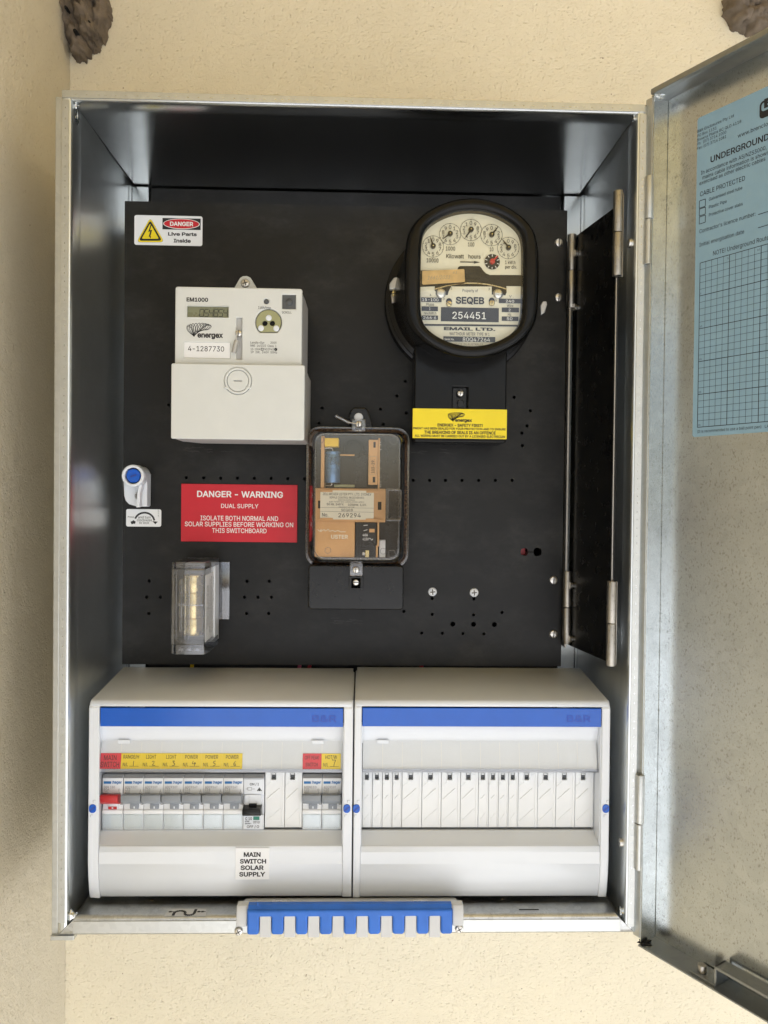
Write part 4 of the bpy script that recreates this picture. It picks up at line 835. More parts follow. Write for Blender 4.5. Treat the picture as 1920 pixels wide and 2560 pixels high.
for x0, y0, x1, y1 in ((248, 922, 375, 942), (720, 930, 835, 950), (248, 1208, 378, 1235), (715, 1215, 830, 1240)): ibox('clip', x0, y0, x1, y1, 50.6, 52, 'tan_board', .3)
zl_ = Z(740, 1000, 4.097, 56); blk = ibox('tan_housing', 190, 1236, 602, 1610, 56, 86, 'tan_board', .8)
e = zl_.rect(325, 1365, 540, 1438); B().plate(rrect(*e, .5), [rrect(e[0]+.5, e[1]+.5, e[2]-.5, e[3]-.5, .3)], 55.7, .5, .15).build('raised_frame', 'tan_board', blk); zl_.T(blk, 'USTER', 360, 532, 1420, 38, 'cream_paper', .02)
b = B(); b.ribbon([zl_(*p) for p in ((222, 1325), (240, 1345), (262, 1322), (250, 1350), (290, 1325), (300, 1345), (330, 1322), (345, 1345), (380, 1335), (395, 1350), (430, 1335), (450, 1350), (510, 1350))], .5, 55.85); b.build('script_mark', 'cream_paper', blk, smooth=0, recalc=False)
rl = ibox('relay', 604, 1248, 828, 1610, 60, 86, 'black_plastic', .8); zq_ = Z(740, 1000, 4.097, 60)
zq_.T(rl, '40A', 683, 736, 1396, 26, 'white_ink'); zq_.T(rl, '415V', 683, 745, 1437, 26, 'white_ink')
b = B(); b.ribbon([zq_(748+k*3.3, 1425-10*math.sin(k*.55)) for k in range(13)], .4, 59.8); b.ribbon([zq_(692, 1284), zq_(735, 1281)], .4, 59.8); b.ribbon([zq_(692, 1340), zq_(732, 1328)], .4, 59.8); b.build('contact_symbol', 'white_ink', rl, smooth=0, recalc=False)
ibox('relay_flag', 750, 1320, 806, 1356, 59.4, 60.2, 'tan_board', .1, rl); ibox('relay_terminal', 710, 1540, 748, 1610, 57, 60, 'brass', .3); ibox('relay_terminal', 680, 1560, 705, 1590, 57, 60, 'steel', .3)
ibox('metal_clip', 852, 1435, 915, 1612, 62, 72, 'grey_plastic', .4); ibox('side_board_foot', 818, 1490, 838, 1612, 58, 80, 'tan_board', .3)
hz = zr.rect(918, 907, 1075, 1240); B().plate(rrect(hz[0], hz[1], hz[2], hz[3], 1.2), [rrect(hz[0]+2.4, hz[1]+2.0, hz[2]-.1, hz[3]-2.0, .6)], 39.2, 8, .5).build('finger_recess', 'clear_edge', rr_)
# fixing lugs
zt3 = Z(740, 1000, 4.097, 80); lug = [zt3(*p) for p in ((535, 165), (560, 95), (590, 70), (712, 72), (740, 100), (765, 175), (790, 300), (560, 300))]
B().prism_y(lug, 82, YP-.2, 1.5, 2).build('hanging_lug', 'black_plastic', rr_)
t = zt3(641, 178); B().lathe_y(t[0], t[1], [(.1, 79), (3, 79), (4, 80), (4.2, 83)], 24).build('fixing_screw', 'white_plastic', rr_)
e = Z(740, 1000, 4.097, 74).rect(572, 193, 712, 320); B().box(e[0], e[2], 74, 80, e[1], e[3], .6).build('clear_tab', 'clear_plastic', rr_); t = Z(740, 1000, 4.097, 74)(641, 248); screw(rr_, t[0], t[1], 74.5, 3.2, 'slot', 'steel', ang=1.5, h=2.2)
e0, e1 = Z(740, 1000, 4.097, 72)(405, 165), Z(740, 1000, 4.097, 72)(545, 232); B().tube([(e0[0], 70, e0[1]), (e1[0], 73, e1[1])], 2.0, 14).build('seal_tube', 'clear_edge', rr_); B().tube([(e1[0]-2, 73, e1[1]+.5), (e1[0]+7, 72.5, e1[1]-1)], .4, 8).build('seal_wire', 'steel', rr_)
YB = 60.0; zb2 = Z(740, 1000, 4.097, YB); e = zb2.rect(122, 1692, 1102, 2147); rc = zb2.rect(570, 1823, 658, 1922)
B().plate(rrect(e[0], e[1], e[2], e[3], 3.5, 6), [rrect(*rc, .4)], YB, 43, 1.4).build('terminal_cover', 'black_plastic', rr_)
fr_ = zb2.rect(540, 1800, 690, 1945); B().plate(rrect(*fr_, 1.2), [rrect(*rc, .4)], YB-1.2, 2, .5).build('screw_frame', 'black_plastic', rr_); B().flat(rrect(*rc), YB+6).build('screw_well', 'black_void', rr_, smooth=0, recalc=False)
t = zb2(613, 1868); screw(rr_, t[0], t[1], YB+1.0, 3.0, 'slot', 'steel', ang=0.0, h=2)
e = Z(740, 1000, 4.097, 56).rect(552, 1672, 682, 1803); B().box(e[0], e[2], 56, 59.6, e[1], e[3], .6).build('clear_tab', 'clear_plastic', rr_); t = Z(740, 1000, 4.097, 56)(613, 1740); screw(rr_, t[0], t[1], 56.4, 3.1, 'slot', 'steel', ang=1.5, h=2.2)

# ================================================================== meter isolation link in its clear housing
YK = 48.0; zk2 = Z(280, 1140, 3.318, YK); e = zk2.rect(497, 880, 765, 1650)
ln = thing('isolation_link', ((e[0]+e[2])/2, YP, e[1]), 'clear plastic meter isolation link with brass barrel inside', 'isolator link')
x0, zl0, x1, zh0 = e; bd = zk2.rect(487, 935, 765, 1570)
B().box(bd[0], x1, YK, YP-4, bd[1], bd[3], 1.4).build('housing', 'clear_plastic', ln)
for z0_, z1_ in ((bd[3]-.5, zh0), (zl0, bd[1]+.5)):
    B().prism_z([(x0, YK+5), (x0+3, YK+1), (x1, YK+1), (x1+2.5, YK+16), (x1+2.5, YP-6), (x0, YP-6)], z0_, z1_, .5).build('end_cap', 'clear_edge', ln)
    b = B()
    for k in range(3): b.box(x0+6+k*7, x0+10+k*7, YK+.2, YK+1.2, min(z0_, z1_)+3, max(z0_, z1_)-3, .2)
    b.build('end_rib', 'clear_edge', ln)
B().box(x0-.5, x0+1.2, YK+2, YP-5, zl0+.5, zh0-.5, .3).build('side_wall', 'clear_edge', ln)
B().box(x0+11, x0+11.6, YK-.7, YK+2, bd[1]+4, bd[3]-4, .2).build('front_rib', 'clear_edge', ln)
zm_ = (bd[1]+bd[3])/2; B().box(x0+1, x1-.5, YK-.5, YK+.6, zm_+1, zm_+2.2, .2).build('front_rib', 'clear_edge', ln)
h_ = Z(280, 1140, 3.318, YK).rect(530, 940, 645, 1545); B().plate(rrect(h_[0], h_[1], h_[2], h_[3], 4), [rrect(h_[0]+.7, h_[1]+.7, h_[2]-.7, h_[3]-.7, 3.5)], YK-.5, .8, .2).build('front_outline', 'clear_edge', ln)
c0 = Z(280, 1140, 3.318, 60).rect(572, 990, 745, 1495); cx = (c0[0]+c0[2])/2; rad = (c0[2]-c0[0])/2; L = c0[3]-c0[1]
prof = []
for f0, f1 in ((0, .28), (.285, .70), (.705, 1.0)): 
    k = 1.0 if f0 != .285 else .93
    prof += [(k*.97, c0[1]+L*f0), (k, c0[1]+L*f0+.5), (k, c0[1]+L*f1-.5), (k*.97, c0[1]+L*f1)]
B().loft([[(cx+rad*k*math.cos(2*math.pi*j/28), 60+rad+rad*k*math.sin(2*math.pi*j/28), z) for j in range(28)] for k, z in prof], True, True).build('brass_barrel', 'brass', ln)
B().box(x0+4, x0+6.5, 56, 70, c0[1]+4, c0[3]-3, .4).build('contact_strip', 'clear_edge', ln); B().box(x0+2, x1+2, 86, YP-.5, zl0+4, zh0-4, .5).build('base', 'white_plastic', ln)
B().prism_z([(x1+1, YP-3.5), (x1+12, YP-2.5), (x1+12, YP-.3), (x1+1, YP-.3)], bd[1]+14, zh0-4, .4).build('base_flange', 'clear_edge', ln)
# printed label on the right hand side face (its own plane, facing +x)
lbl = B().box(0, 42, 0, .25, bd[1]+2, bd[3]-6).build('side_label', 'white_paper', None, smooth=0); lbl.parent = ln; lbl.location = (Vector((x1+.4, YK+3, 0))-ORG[ln.name])*S; lbl.rotation_euler = (0, 0, math.pi/2); ORG[lbl.name] = Vector((0, 0, 0)); lbl['label'] = 'white printed label on the side of the housing'
for s_, u_, z0_, z1_ in (('METER ISOLATOR LINK - SOLID LINK FITTED', 8, .18, .84), ('THIS IS NOT A FUSED PROTECTIVE DEVICE', 13, .2, .83), ('METER ISOLATION TO BE INSTALLED AS INSTRUCTED', 20, .1, .92), ('BY UTILITY USING MOUNTING POLE PROVIDED IN BASE', 26, .08, .95), ('MADE IN AUSTRALIA BY PLOWLINE INDUSTRIES P/L', 34, .12, .93), ('PART No. ETSISOL - 100 AMPS MAXIMUM', 39.5, .2, .87)):
    L_ = bd[3]-bd[1]-8; T(lbl, s_, u_, u_+L_*(z1_-z0_), bd[1]+2+L_*z0_, 2.5, -.12, 'ink', .0, rot=math.pi/2)

# ================================================================== distribution covers
def prof_cover():
    def q(px_y, Y, x=560): return (Y, at(x, px_y, Y)[1])
    return q
def cover(xl, xr, label, px):
    X0 = at(xl, 2020, 18)[0]; X1 = at(xr, 2020, 18)[0]
    q = lambda y, Y: at(px, y, Y)[1]
    t = thing('switch_cover', ((X0+X1)/2, YP+20, q(2240, 24)), label, 'switchboard cover', 'grey and blue switchboard covers')
    zt_, zf = q(1669, 104), q(1768, 19)
    e0 = at(247 if px < 900 else 902, 2020, 18)[0]; lf = 3.9 if px < 900 else 0.0; ls = 2.0 if px < 900 else -1.0; e1 = at(857 if px < 900 else 1502, 2020, 18)[0]
    # top hood
    hood = [(104, zt_), (22.5, q(1748, 22.5)), (20.25, q(1753, 20)), (19.1, q(1759, 19)), (18.8, zf+.4), (20.25, zf+.4), (23, q(1760, 22.5)), (104, zt_-3)]
    B().prism_x(hood, X0+1.2, X1-1.2, .3, 1).build('top_hood', 'white_plastic', t, smooth=60)
    # blue strip
    zs0, zs1 = q(1817, 18.5), q(1770.5, 18.5)
    st = B().box(e0+.5, e1-.5, 18.4, 21, zs0, zs1, .5).build('blue_strip', 'blue_plastic', t)
    tx = at(780 if px < 900 else 1417, 1804, 18)[0]; ty = at(px, 1804, 18)[1]
    T(st, 'B&R', tx, tx+20.5, ty, 5.2, 18.26, 'blue_emboss', .02)
    # recess back above the label holder
    B().prism_x([(21, zs0+1), (24, zs0-.5), (29, q(1850, 29)), (29, q(1858, 29)), (31, q(1858, 31)), (31, zs0), (22, zs0+2)], e0-lf, e1-.2, .2, 1).build('recess_top', 'white_plastic', t)
    # label holder back, leaning out towards the bottom
    a, b_ = (29, q(1852, 29)), (24.5, q(1924, 24.5))
    B().prism_x([a, b_, (24.5, b_[1]-1.6), (27, b_[1]-3), (32, b_[1]-3), (32, a[1])], e0-ls, e1-1, .3, 1).build('label_holder', 'white_plastic', t)
    cells = 12
    b = B()
    for k in range(1, cells):
        x = e0-ls+.4+(e1-e0+ls-1.8)*k/cells
        b.faces([(x-.2, a[0]-.35, a[1]-1), (x+.2, a[0]-.35, a[1]-1), (x+.2, b_[0]-.35, b_[1]+.5), (x-.2, b_[0]-.35, b_[1]+.5)], [(0, 1, 2, 3)])
    b.build('cell_line', 'white_ink', t, smooth=0)
    # clear strip over the labels
    cs = B(); cs.prism_x([(a[0]-1.6, a[1]+.5), (b_[0]-1.7, b_[1]+.6), (b_[0]-1.1, b_[1]+.5), (a[0]-1.0, a[1]+.6)], e0-ls+.3, e1-.8); cs.build('clear_strip', 'clear_strip', t)
    B().prism_x([(b_[0]-2.2, b_[1]+1.0), (b_[0]-2.4, b_[1]-1.6), (b_[0]+.5, b_[1]-1.9), (b_[0]+.5, b_[1]+.4)], e0+.4, e1-.4, .25).build('strip_lip', 'clear_edge', t)
    for xk in ((310, 795) if px < 900 else (957,)):
        c = at(xk, 1855, 27.5)[0]; B().box(c-5, c+5, 26.75, 28.5, a[1]-1.8, a[1]+1.2, .4).build('strip_clip', 'white_plastic', t)
    # ledge below the breakers and the bulged lower front
    zl0_, zl1 = q(2077, 35), q(2114, 19.5)
    low = [(37, zl0_+1.0), (35, zl0_+1.0), (34, zl0_)]
    B().prism_x([(38, zl0_+.6), (34.5, zl0_+.6), (34, zl0_-.4), (19.8, zl1), (21, zl1-2), (38, zl0_-3)], e0-lf, e1-.2, .3, 1).build('ledge', 'white_plastic', t)
    zb0 = q(2238, 24.5)
    front = [(20, zl1+.2), (19, zl1-.6), (18.3, zl1-5), (18.2, q(2160, 18.2)), (18.8, q(2190, 18.8)), (20.5, q(2220, 20.5)), (23, zb0), (24, zb0), (24, zb0+2), (21, zl1-4)]
    B().prism_x(front, e0+.1, e1-.1, .25, 1).build('lower_front', 'white_plastic_shiny', t, smooth=60)
    # raised end cheeks
    chk = [(104, zt_-3), (22.5, q(1750, 22.5)), (19, q(1766, 19)), (18.1, q(1772, 18)), (17.6, q(2030, 17.6)), (17.2, q(2150, 17.2)), (18.2, q(2190, 18.2)), (20.25, q(2224, 20.25)), (22.25, zb0-.8), (39, zb0-.8), (104, q(2170, 104))]
    if lf:
        B().loft([[(e0-lf-.6, y_+.05, z_), (e0-.5, y_, z_), (e0, y_+.6, z_), (e0-lf, y_+18, z_), (e0-lf-.6, y_+18, z_)] for y_, z_ in chk[2:9]], True, True).build('cheek_edge', 'white_plastic', t, smooth=50)
    for xa, xb in ((X0, e0-lf), (e1, X1)): B().prism_x(chk, xa, xb, .9, 3).build('end_cheek', 'white_plastic', t, smooth=50)
    # side walls of the recess
    rec = [(19.5, zs0), (31, zs0-2), (39, q(1935, 39)), (39, zl0_), (34, zl0_), (20, zl1)]
    for xa, xb in (((e0-.2, e0+.6),) if not lf else ()) + ((e1-.6, e1+.2),): B().prism_x(rec, xa, xb).build('recess_side', 'white_plastic', t)
    # fixing screws
    for xs in ((231, 867) if px < 900 else (891, 1515)):
        c = at(xs, 2022, 17); o = B().plate(rrect(c[0]-2.9, c[1]-3.6, c[0]+2.9, c[1]+3.6, 2.8), [], 16.8, 1.5, .4).build('quarter_turn_screw', 'blue_plastic', t)
        B().plate([(c[0]+x*.77-z*.64, c[1]+x*.64+z*.77) for x, z in ((-2.6, -.55), (2.6, -.55), (2.6, .55), (-2.6, .55))], [], 16.7, .3).build('slot', 'blue_dark', o, smooth=0)
        b = B()
        for sx, sz in ((1.5, 6.2), (-.6, -6.0)): b.ribbon([(c[0]+sx-1, c[1]+sz-1.0), (c[0]+sx-1, c[1]+sz+.9), (c[0]+sx+1, c[1]+sz+.9)], .3, 17.1)
        b.build('turn_mark', 'ink_grey', o, smooth=0, recalc=False)
    return t, e0, e1, a, b_, X0, X1
cL, eL0, eL1, la, lb, XA, XB = cover(220.5, 880.5, 'left switchboard cover holding the circuit breakers', 560)
cR, eR0, eR1, ra, rb, XC, XD = cover(884, 1523, 'right switchboard cover with only blank pole fillers', 1200)
# dark mounting chassis behind the openings
for t, e0, e1 in ((cL, eL0, eL1), (cR, eR0, eR1)): B().box(e0-3.5, e1, 44, 46, at(560, 2085, 44)[1], at(560, 1925, 44)[1]).build('chassis', 'grey_top', t)

# pole fillers (blanks)
zx = Z(860, 1640, 2.127, 35); bt, bb_ = at(1100, 1929, 34)[1], at(1100, 2070, 34)[1]
def filler(t, x0, x1):
    wd = x1-x0; cx = x0+wd*.44; hw = min(2.9, wd*.30)
    hole_ = rrect(cx-hw*.66, bt-7.4, cx+hw*.66, bt-1.6, .3)
    o = B().plate(rrect(x0+.15, bb_, x1-.15, bt, .3), [hole_], 35, 4, .45).build('pole_filler', 'blank_white', t)
    B().plate(rrect(cx-hw, bt-9.4, cx+hw, bt-.8, .9), [hole_], 34.55, 1.6, .45).build('catch_frame', 'blank_white', o)
    B().prism_x([(36, bt-1.8), (36.5, bt-1.8), (37.5, bt-6.6), (37, bt-6.6)], cx-hw*.6, cx+hw*.6).build('catch_hook', 'dark_button', o); B().box(cx-hw*.5, cx+hw*.5, 34.8, 35.5, bt-3.0, bt-1.9, .2).build('catch_tongue', 'blank_white', o)
    B().box(x1-.16-wd*.13, x1-.16, 34.5, 35.1, bb_+.2, bt-.2, .35).build('side_rib', 'blank_white', o)
    b = B(); yy = 34.97
    if wd > 12:
        for (u0, v0), (u1, v1), ww in (((.12, -24), (.72, -15), .55), ((.05, -13), (.3, -9.4), .3), ((.08, -43), (.8, -32), .28), ((.66, -3.8), (.86, -1.6), .3)): b.tube([(x0+wd*u0, yy, bt+v0), (x0+wd*u1, yy, bt+v1)], ww, 6)
    else:
        for (u0, v0), (u1, v1), ww in (((.25, -24), (.6, -20.5), .5), ((.05, -12.5), (.3, -9.6), .3), ((.2, -42), (.7, -36), .28)): b.tube([(x0+wd*u0, yy, bt+v0), (x0+wd*u1, yy, bt+v1)], ww, 6)
    b.build('moulded_line', 'blank_white', o)
edges = [97, 150, 203, 256, 307, 413, 516, 618, 713, 768, 820, 873, 925, 1028, 1125, 1227, 1325]
ex = [zx(v, 760)[0] for v in edges]
for a, b_ in zip(ex, ex[1:]): filler(cR, a, b_)
B().box(eR0+.6, ex[0]-.05, 35, 37, bb_, bt, .2).build('filler_strip', 'blank_white', cR); B().box(ex[-1]+.05, eR1-.6, 36, 38, bb_, bt, .2).build('filler_strip', 'blank_white', cR)
fx = [at(v, 2000, 35)[0] for v in (662, 711.7, 755.4)]
for a, b_ in zip(fx, fx[1:]): filler(cL, a, b_)

# ================================================================== circuit breakers
YBk = 34.0
def brk_profile(kind):
    q = lambda y, Y: at(480, y, Y)[1]
    if kind == 'solar': return [(43, q(1935, 42)), (37, q(1936, 37)), (34, q(1949, 34)), (33.75, q(1985, 33.75)), (35.5, q(1987, 35.5)), (35.5, q(2036, 35.5)), (33.5, q(2037, 33.5)), (33.5, q(2074, 33.5)), (43, q(2074, 43))]
    return [(43, q(1935, 42)), (37, q(1935.5, 37)), (34, q(1946, 34)), (33.65, q(1984, 33.65)), (35.5, q(1985, 35.5)), (35.5, q(2010, 35.5)), (34.5, q(2024, 34.5)), (33.5, q(2025.5, 33.5)), (33.3, q(2034, 33.3)), (34.25, q(2036, 34.25)), (34.75, q(2074, 34.75)), (43, q(2074, 43))]
def breaker(px0, px1, kind, model, rating, label, group=None):
    q = lambda y, Y: at((px0+px1)/2, y, Y)[1]
    x0, x1 = at(px0, 2000, YBk)[0]+.12, at(px1, 2000, YBk)[0]-.12; wd = x1-x0
    t = thing('circuit_breaker', ((x0+x1)/2, 68, q(2074, 39)), label, 'circuit breaker', group)
    body = B().prism_x(brk_profile(kind), x0, x1, .35, 2).build('body', 'breaker_white' if kind != 'solar' else 'white_plastic', t)
    B().prism_x([(37.1, q(1935, 37)), (34.2, q(1945, 34)), (34, q(1945.4, 34)), (36.9, q(1934.4, 37))], x0+.2, x1-.2, .1, 1).build('top_face', 'grey_top', t)
    if kind == 'solar':
        ztx = Z(560, 1850, 4.879, 33.8); ztl = Z(560, 1850, 4.879, 33.5)
        ztx.T(body, 'ON / I', 315, 424, 553, 28, bold=.01); b = B(); b.plate([ztx(*p) for p in ((400, 622), (464, 622), (432, 578))], [[ztx(*p) for p in ((414, 616), (450, 616), (432, 590))]], 33.7, .08); c_ = ztx(432, 607); b.flat(circ(*c_, .8, 12), 33.69); b.build('compliance_mark', 'ink', body, smooth=0)
        b = B(); b.ribbon([ztx(*p) for p in ((265, 597), (300, 597))], .25, 33.7); b.ribbon([ztx(*p) for p in ((285, 580), (338, 580), (338, 612), (290, 612), (285, 580))], .22, 33.7); b.ribbon([ztx(*p) for p in ((345, 597), (378, 597))], .25, 33.7); b.build('wiring_diagram', 'ink', body, smooth=0, recalc=False)
        B().box(x0+1.2, x1-2.4, 33.3, 35.6, q(2012, 34.5), q(1986, 34.5), .4).build('toggle_guide', 'white_plastic', t); B().box(x0+wd*.30, x0+wd*.62, 32.8, 33.5, q(2012, 33), q(1986.5, 33), .3).build('guide_rib', 'white_plastic', t)
        tg = B().prism_x([(35, q(2011, 34)), (32, q(2014, 32)), (28, q(2020, 28)), (24.8, q(2024, 24.8)), (24.2, q(2036, 24.2)), (26, q(2040, 26)), (35, q(2038, 34))], x0+.3, x1-1.6, .7, 3).build('toggle', 'black_plastic', t, smooth=60)
        B().box(x0+wd*.28, x0+wd*.66, 31.25, 33, q(2016, 32), q(2009, 32), .3).build('toggle_step', 'black_plastic', tg)
        ztl.T(body, 'C 10', 259, 341, 975, 32, bold=.02); ztl.T(body, '4.5kA', 254, 311, 999, 16, bold=.03); ztl.T(body, '240V~', 254, 335, 1026, 16, bold=.03); ztl.T(body, 'OFF / O', 279, 428, 1072, 31, bold=.01); ztl.T(body, 'GREEN FLAG', 355, 437, 999, 11, bold=.02); ztl.T(body, 'MCB TRIP', 357, 437, 1016, 11, bold=.02)
        e = ztl.rect(357, 932, 433, 976); B().box(e[0], e[2], 33.35, 33.8, e[1], e[3], .1).build('flag_window', 'green_window', t)
        return t
    # brand bar and lines of print on the upper face
    yb = 33.75; c0 = q(1959, yb); u = lambda f: x0+wd*f
    bar = B().plate(rrect(u(.07), c0-.1, u(.43), c0+1.9, .3), [], yb-.12, .1).build('brand_bar', 'ink_blue', body, smooth=0)
    T(bar, ':hager', u(.47), u(.95), c0+.1, 2.2, yb-.14, 'ink_blue', .03)
    T(body, model, u(.08), u(.62 if kind == 'main' else .72), q(1970.5, yb), 1.9, yb-.14, 'ink_grey'); T(body, rating, u(.08), u(.34), q(1976.5, yb), 1.9, yb-.14, 'ink_grey')
    T(body, '230V~' if kind == 'main' else '6000', u(.08), u(.33), q(1983.0, yb), 1.6, yb-.14, 'ink_grey')
    b = B(); xx_ = u(.86); zz_ = q(1983, yb); b.ribbon([(xx_-.9, zz_), (xx_, zz_+2.4), (xx_+.9, zz_), (xx_-.9, zz_)] if kind != 'main' and kind != 'switch' else [(xx_, zz_-1), (xx_-1.2, zz_+3.4), (xx_-.3, zz_+3.8)], .25, yb-.14); b.ribbon([(xx_, zz_+2.4), (xx_, zz_+3.4)], .25, yb-.14); b.build('circuit_symbol', 'ink_grey', body, smooth=0, recalc=False)
    # toggle
    mat = 'red_plastic' if kind == 'main' else 'grey_toggle'
    off = -1.6 if kind == 'main' else 0.0
    pr = [(35, q(1985, 34.5)), (28, q(1985.5, 28)), (25.6, q(1988.5, 25.6)), (25.2, q(2003, 25.2)), (27.5, q(2008, 27.5)), (35, q(2010, 34.5))]
    if kind == 'main': pr = [(y, z-.3) for y, z in pr]
    tg = B().prism_x(pr, x0+.25+off, x1-.25+off, .8, 3).build('toggle', mat, t, smooth=60)
    B().prism_x([(35.5, q(2006, 35)), (33.8, q(2007, 34)), (33.6, q(2022, 33.6)), (35.5, q(2023.5, 35))], u(.33), u(.77), .25, 2).build('toggle_barrel', 'grey_toggle' if kind != 'main' else 'white_plastic', t)
    if kind == 'main': B().box(u(.30), u(.72), 33.2, 33.8, q(2023.5, 33.5), q(2016.5, 33.5), .2).build('indicator', 'red_plastic', t); B().box(u(.47), u(.55), 33.05, 33.3, q(2021.5, 33), q(2018.5, 33), .1).build('indicator_mark', 'white_plastic', t)
    else: B().box(u(.52), u(.58), 33.45, 33.7, q(2021.5, 33.5), q(2016.0, 33.5), .1).build('indicator_mark', 'white_plastic', t)
    B().box(u(.86), u(1.0)-.1, 34.15, 35.5, q(2012, 34.5), q(2008, 34.5), .2).build('side_catch', 'grey_top', t)
    # clear label window at the bottom
    e0_, e1_ = q(2073.5, 33.25), q(2036, 33.25)
    B().plate(rrect(x0+.3, e0_, x1-.3, e1_, .3), [rrect(x0+1.4, e0_+1.6, x1-1.4, e1_-.8, .3)], 33.2, 1.6, .35).build('window_frame', 'clear_blue', t)
    B().box(x0+1.0, x1-1.0, 33.45, 33.75, e0_+1.2, e1_-.4, .1).build('label_window', 'clear_blue', t)
    return t
G = 'grey toggle circuit breakers in the left cover'
BK = [breaker(255.5, 307.5, 'main', 'SBR 180', '80A', 'main switch breaker with red toggle at far left of row')]
nm = [('ADC932T', 'C32'), ('ADC910T', 'C10'), ('ADC910T', 'C10'), ('ADC916T', 'C16'), ('ADC916T', 'C16'), ('ADC916T', 'C16')]
lbls = ['grey toggle breaker ADC932T beside the red main switch', 'third breaker of the left row, grey toggle, just left of its twin ADC910T', 'fourth breaker of the left row, grey toggle ADC910T, right of its twin', 'fifth breaker of the left row, leftmost of three marked ADC916T', 'sixth breaker of the left row, middle of three marked ADC916T', 'grey toggle breaker ADC916T beside the black toggle breaker']
for k in range(6): BK.append(breaker(308.4+49.95*k, 308.4+49.95*(k+1), 'mcb', nm[k][0], nm[k][1], lbls[k], G))
BK.append(breaker(608.4, 660.5, 'solar', '', '', 'white solar breaker with black toggle down and green flag'))
BK.append(breaker(755.8, 804.7, 'switch', 'MSN110', 'C10', 'grey toggle breaker MSN110 under the red OFF PEAK label', G)); BK.append(breaker(804.9, 854.0, 'mcb', 'ADC910T', 'C10', 'grey toggle breaker at right end under the HOT/W label', G))

# circuit labels in the holder (leaning plane of the holder)
lean = math.atan2(la[0]-lb[0], la[1]-lb[1])
def clabel(px0, px1, mat, name, label, lines, hand=None, wave=0):
    yy = lambda z: lb[0]+(la[0]-lb[0])*(z-lb[1])/(la[1]-lb[1])
    q = lambda y: at(560, y, 26)[1]
    x0, x1 = at(px0, 1900, 26)[0], at(px1, 1900, 26)[0]; z0, z1_ = q(1920.5), q(1884)
    o = thing(name, ((x0+x1)/2, yy(z0)-.5, z0), label, 'label', 'circuit labels in the label holder'); o.rotation_euler = (-lean, 0, 0)
    ORG[o.name] = Vector((0, 0, 0)); hw = (x1-x0)/2; hh = (z1_-z0)/math.cos(lean)
    B().plate(rrect(-hw, 0, hw, hh), [], 0, .2).build('paper', mat, o, smooth=0)
    for s_, f0, f1, zb_, cp in lines: T(o, s_, -hw+2*hw*f0, -hw+2*hw*f1, hh*zb_, hh*cp, -.1, 'ink')
    if hand:
        b = B(); b.ribbon([(-hw+2*hw*.42, hh*.17), (-hw+2*hw*.9, hh*.17)], .25, -.1, False)
        b.ribbon([(-hw+2*hw*(.5+.28*x), hh*(.19+.32*z)) for x, z in hand], .42, -.12); b.build('handwriting', 'ink', o, smooth=0, recalc=False)
HW = {1: [(.5, 1), (.45, 0)], 2: [(.2, .8), (.4, 1), (.6, .85), (.5, .5), (.25, .1), (.4, .2), (.55, .05), (.8, .15)], 3: [(.25, .95), (.6, 1), (.4, .6), (.7, .45), (.6, .1), (.2, .05)], 4: [(.35, 1), (.2, .45), (.8, .45), (.62, .75), (.6, 0)], 5: [(.75, 1), (.4, .95), (.3, .6), (.65, .5), (.6, .1), (.25, .05)], 6: [(.6, 1), (.3, .5), (.35, .1), (.65, .1), (.6, .45), (.3, .4)], 7: [(.15, 1.25), (.85, 1.2), (.6, .6), (.5, -.1)]}
clabel(251.5, 303, 'red_label', 'circuit_label', 'red MAIN SWITCH label at left end of holder', [('MAIN', .17, .78, .56, .30), ('SWITCH', .02, .92, .12, .33)])
for k, (s_, n_, a, b_, l_) in enumerate((('RANGE/H', 1, 303.3, 353, 'yellow RANGE/H label numbered 1 in the holder'), ('LIGHT', 2, 353.2, 403, 'yellow LIGHT label with handwritten two, next to RANGE/H label'), ('LIGHT', 3, 403.2, 453.3, 'yellow LIGHT label with handwritten three, left of the POWER labels'), ('POWER', 4, 453.5, 504, 'yellow POWER label with handwritten four, leftmost of three'), ('POWER', 5, 504.2, 555, 'yellow POWER label with handwritten five, middle of three'), ('POWER', 6, 555.2, 606, 'yellow POWER label with handwritten six, rightmost of three'), ('HOT/W', 7, 804, 852, 'yellow HOT/W label numbered 7 at right of holder'))):
    w2 = .78/2 if n_ == 1 else (.25 if s_ == 'LIGHT' else .31 if s_ == 'POWER' else .3)
    clabel(a, b_, 'yellow_label', 'circuit_label', l_, [(s_, .5-w2, .5+w2, .65, .24), ('N/L', .10, .36, .17, .22)], HW[n_])
clabel(757, 803.8, 'red_label', 'circuit_label', 'red OFF PEAK SWITCH label near right of holder', [('OFF PEAK', .11, .86, .62, .23), ('SWITCH', .16, .8, .18, .23)])

# white label on the left cover
zs = Z(200, 1640, 2.37, 17.9); e = zs.rect(921, 1137, 1122, 1324)
wl = thing('solar_label', ((e[0]+e[2])/2, 18.4, e[1]), 'white MAIN SWITCH SOLAR SUPPLY label on left cover', 'label')
B().plate(rrect(*e, .2), [], 17.7, .6, .1).build('plate', 'white_paper', wl); zs = Z(200, 1640, 2.37, 17.7)
for s_, x0, x1, y in (('MAIN', 970, 1070, 1188), ('SWITCH', 947, 1103, 1228), ('SOLAR', 951, 1089, 1266), ('SUPPLY', 943, 1098, 1305)): zs.T(wl, s_, x0, x1, y, 24, bold=.035)

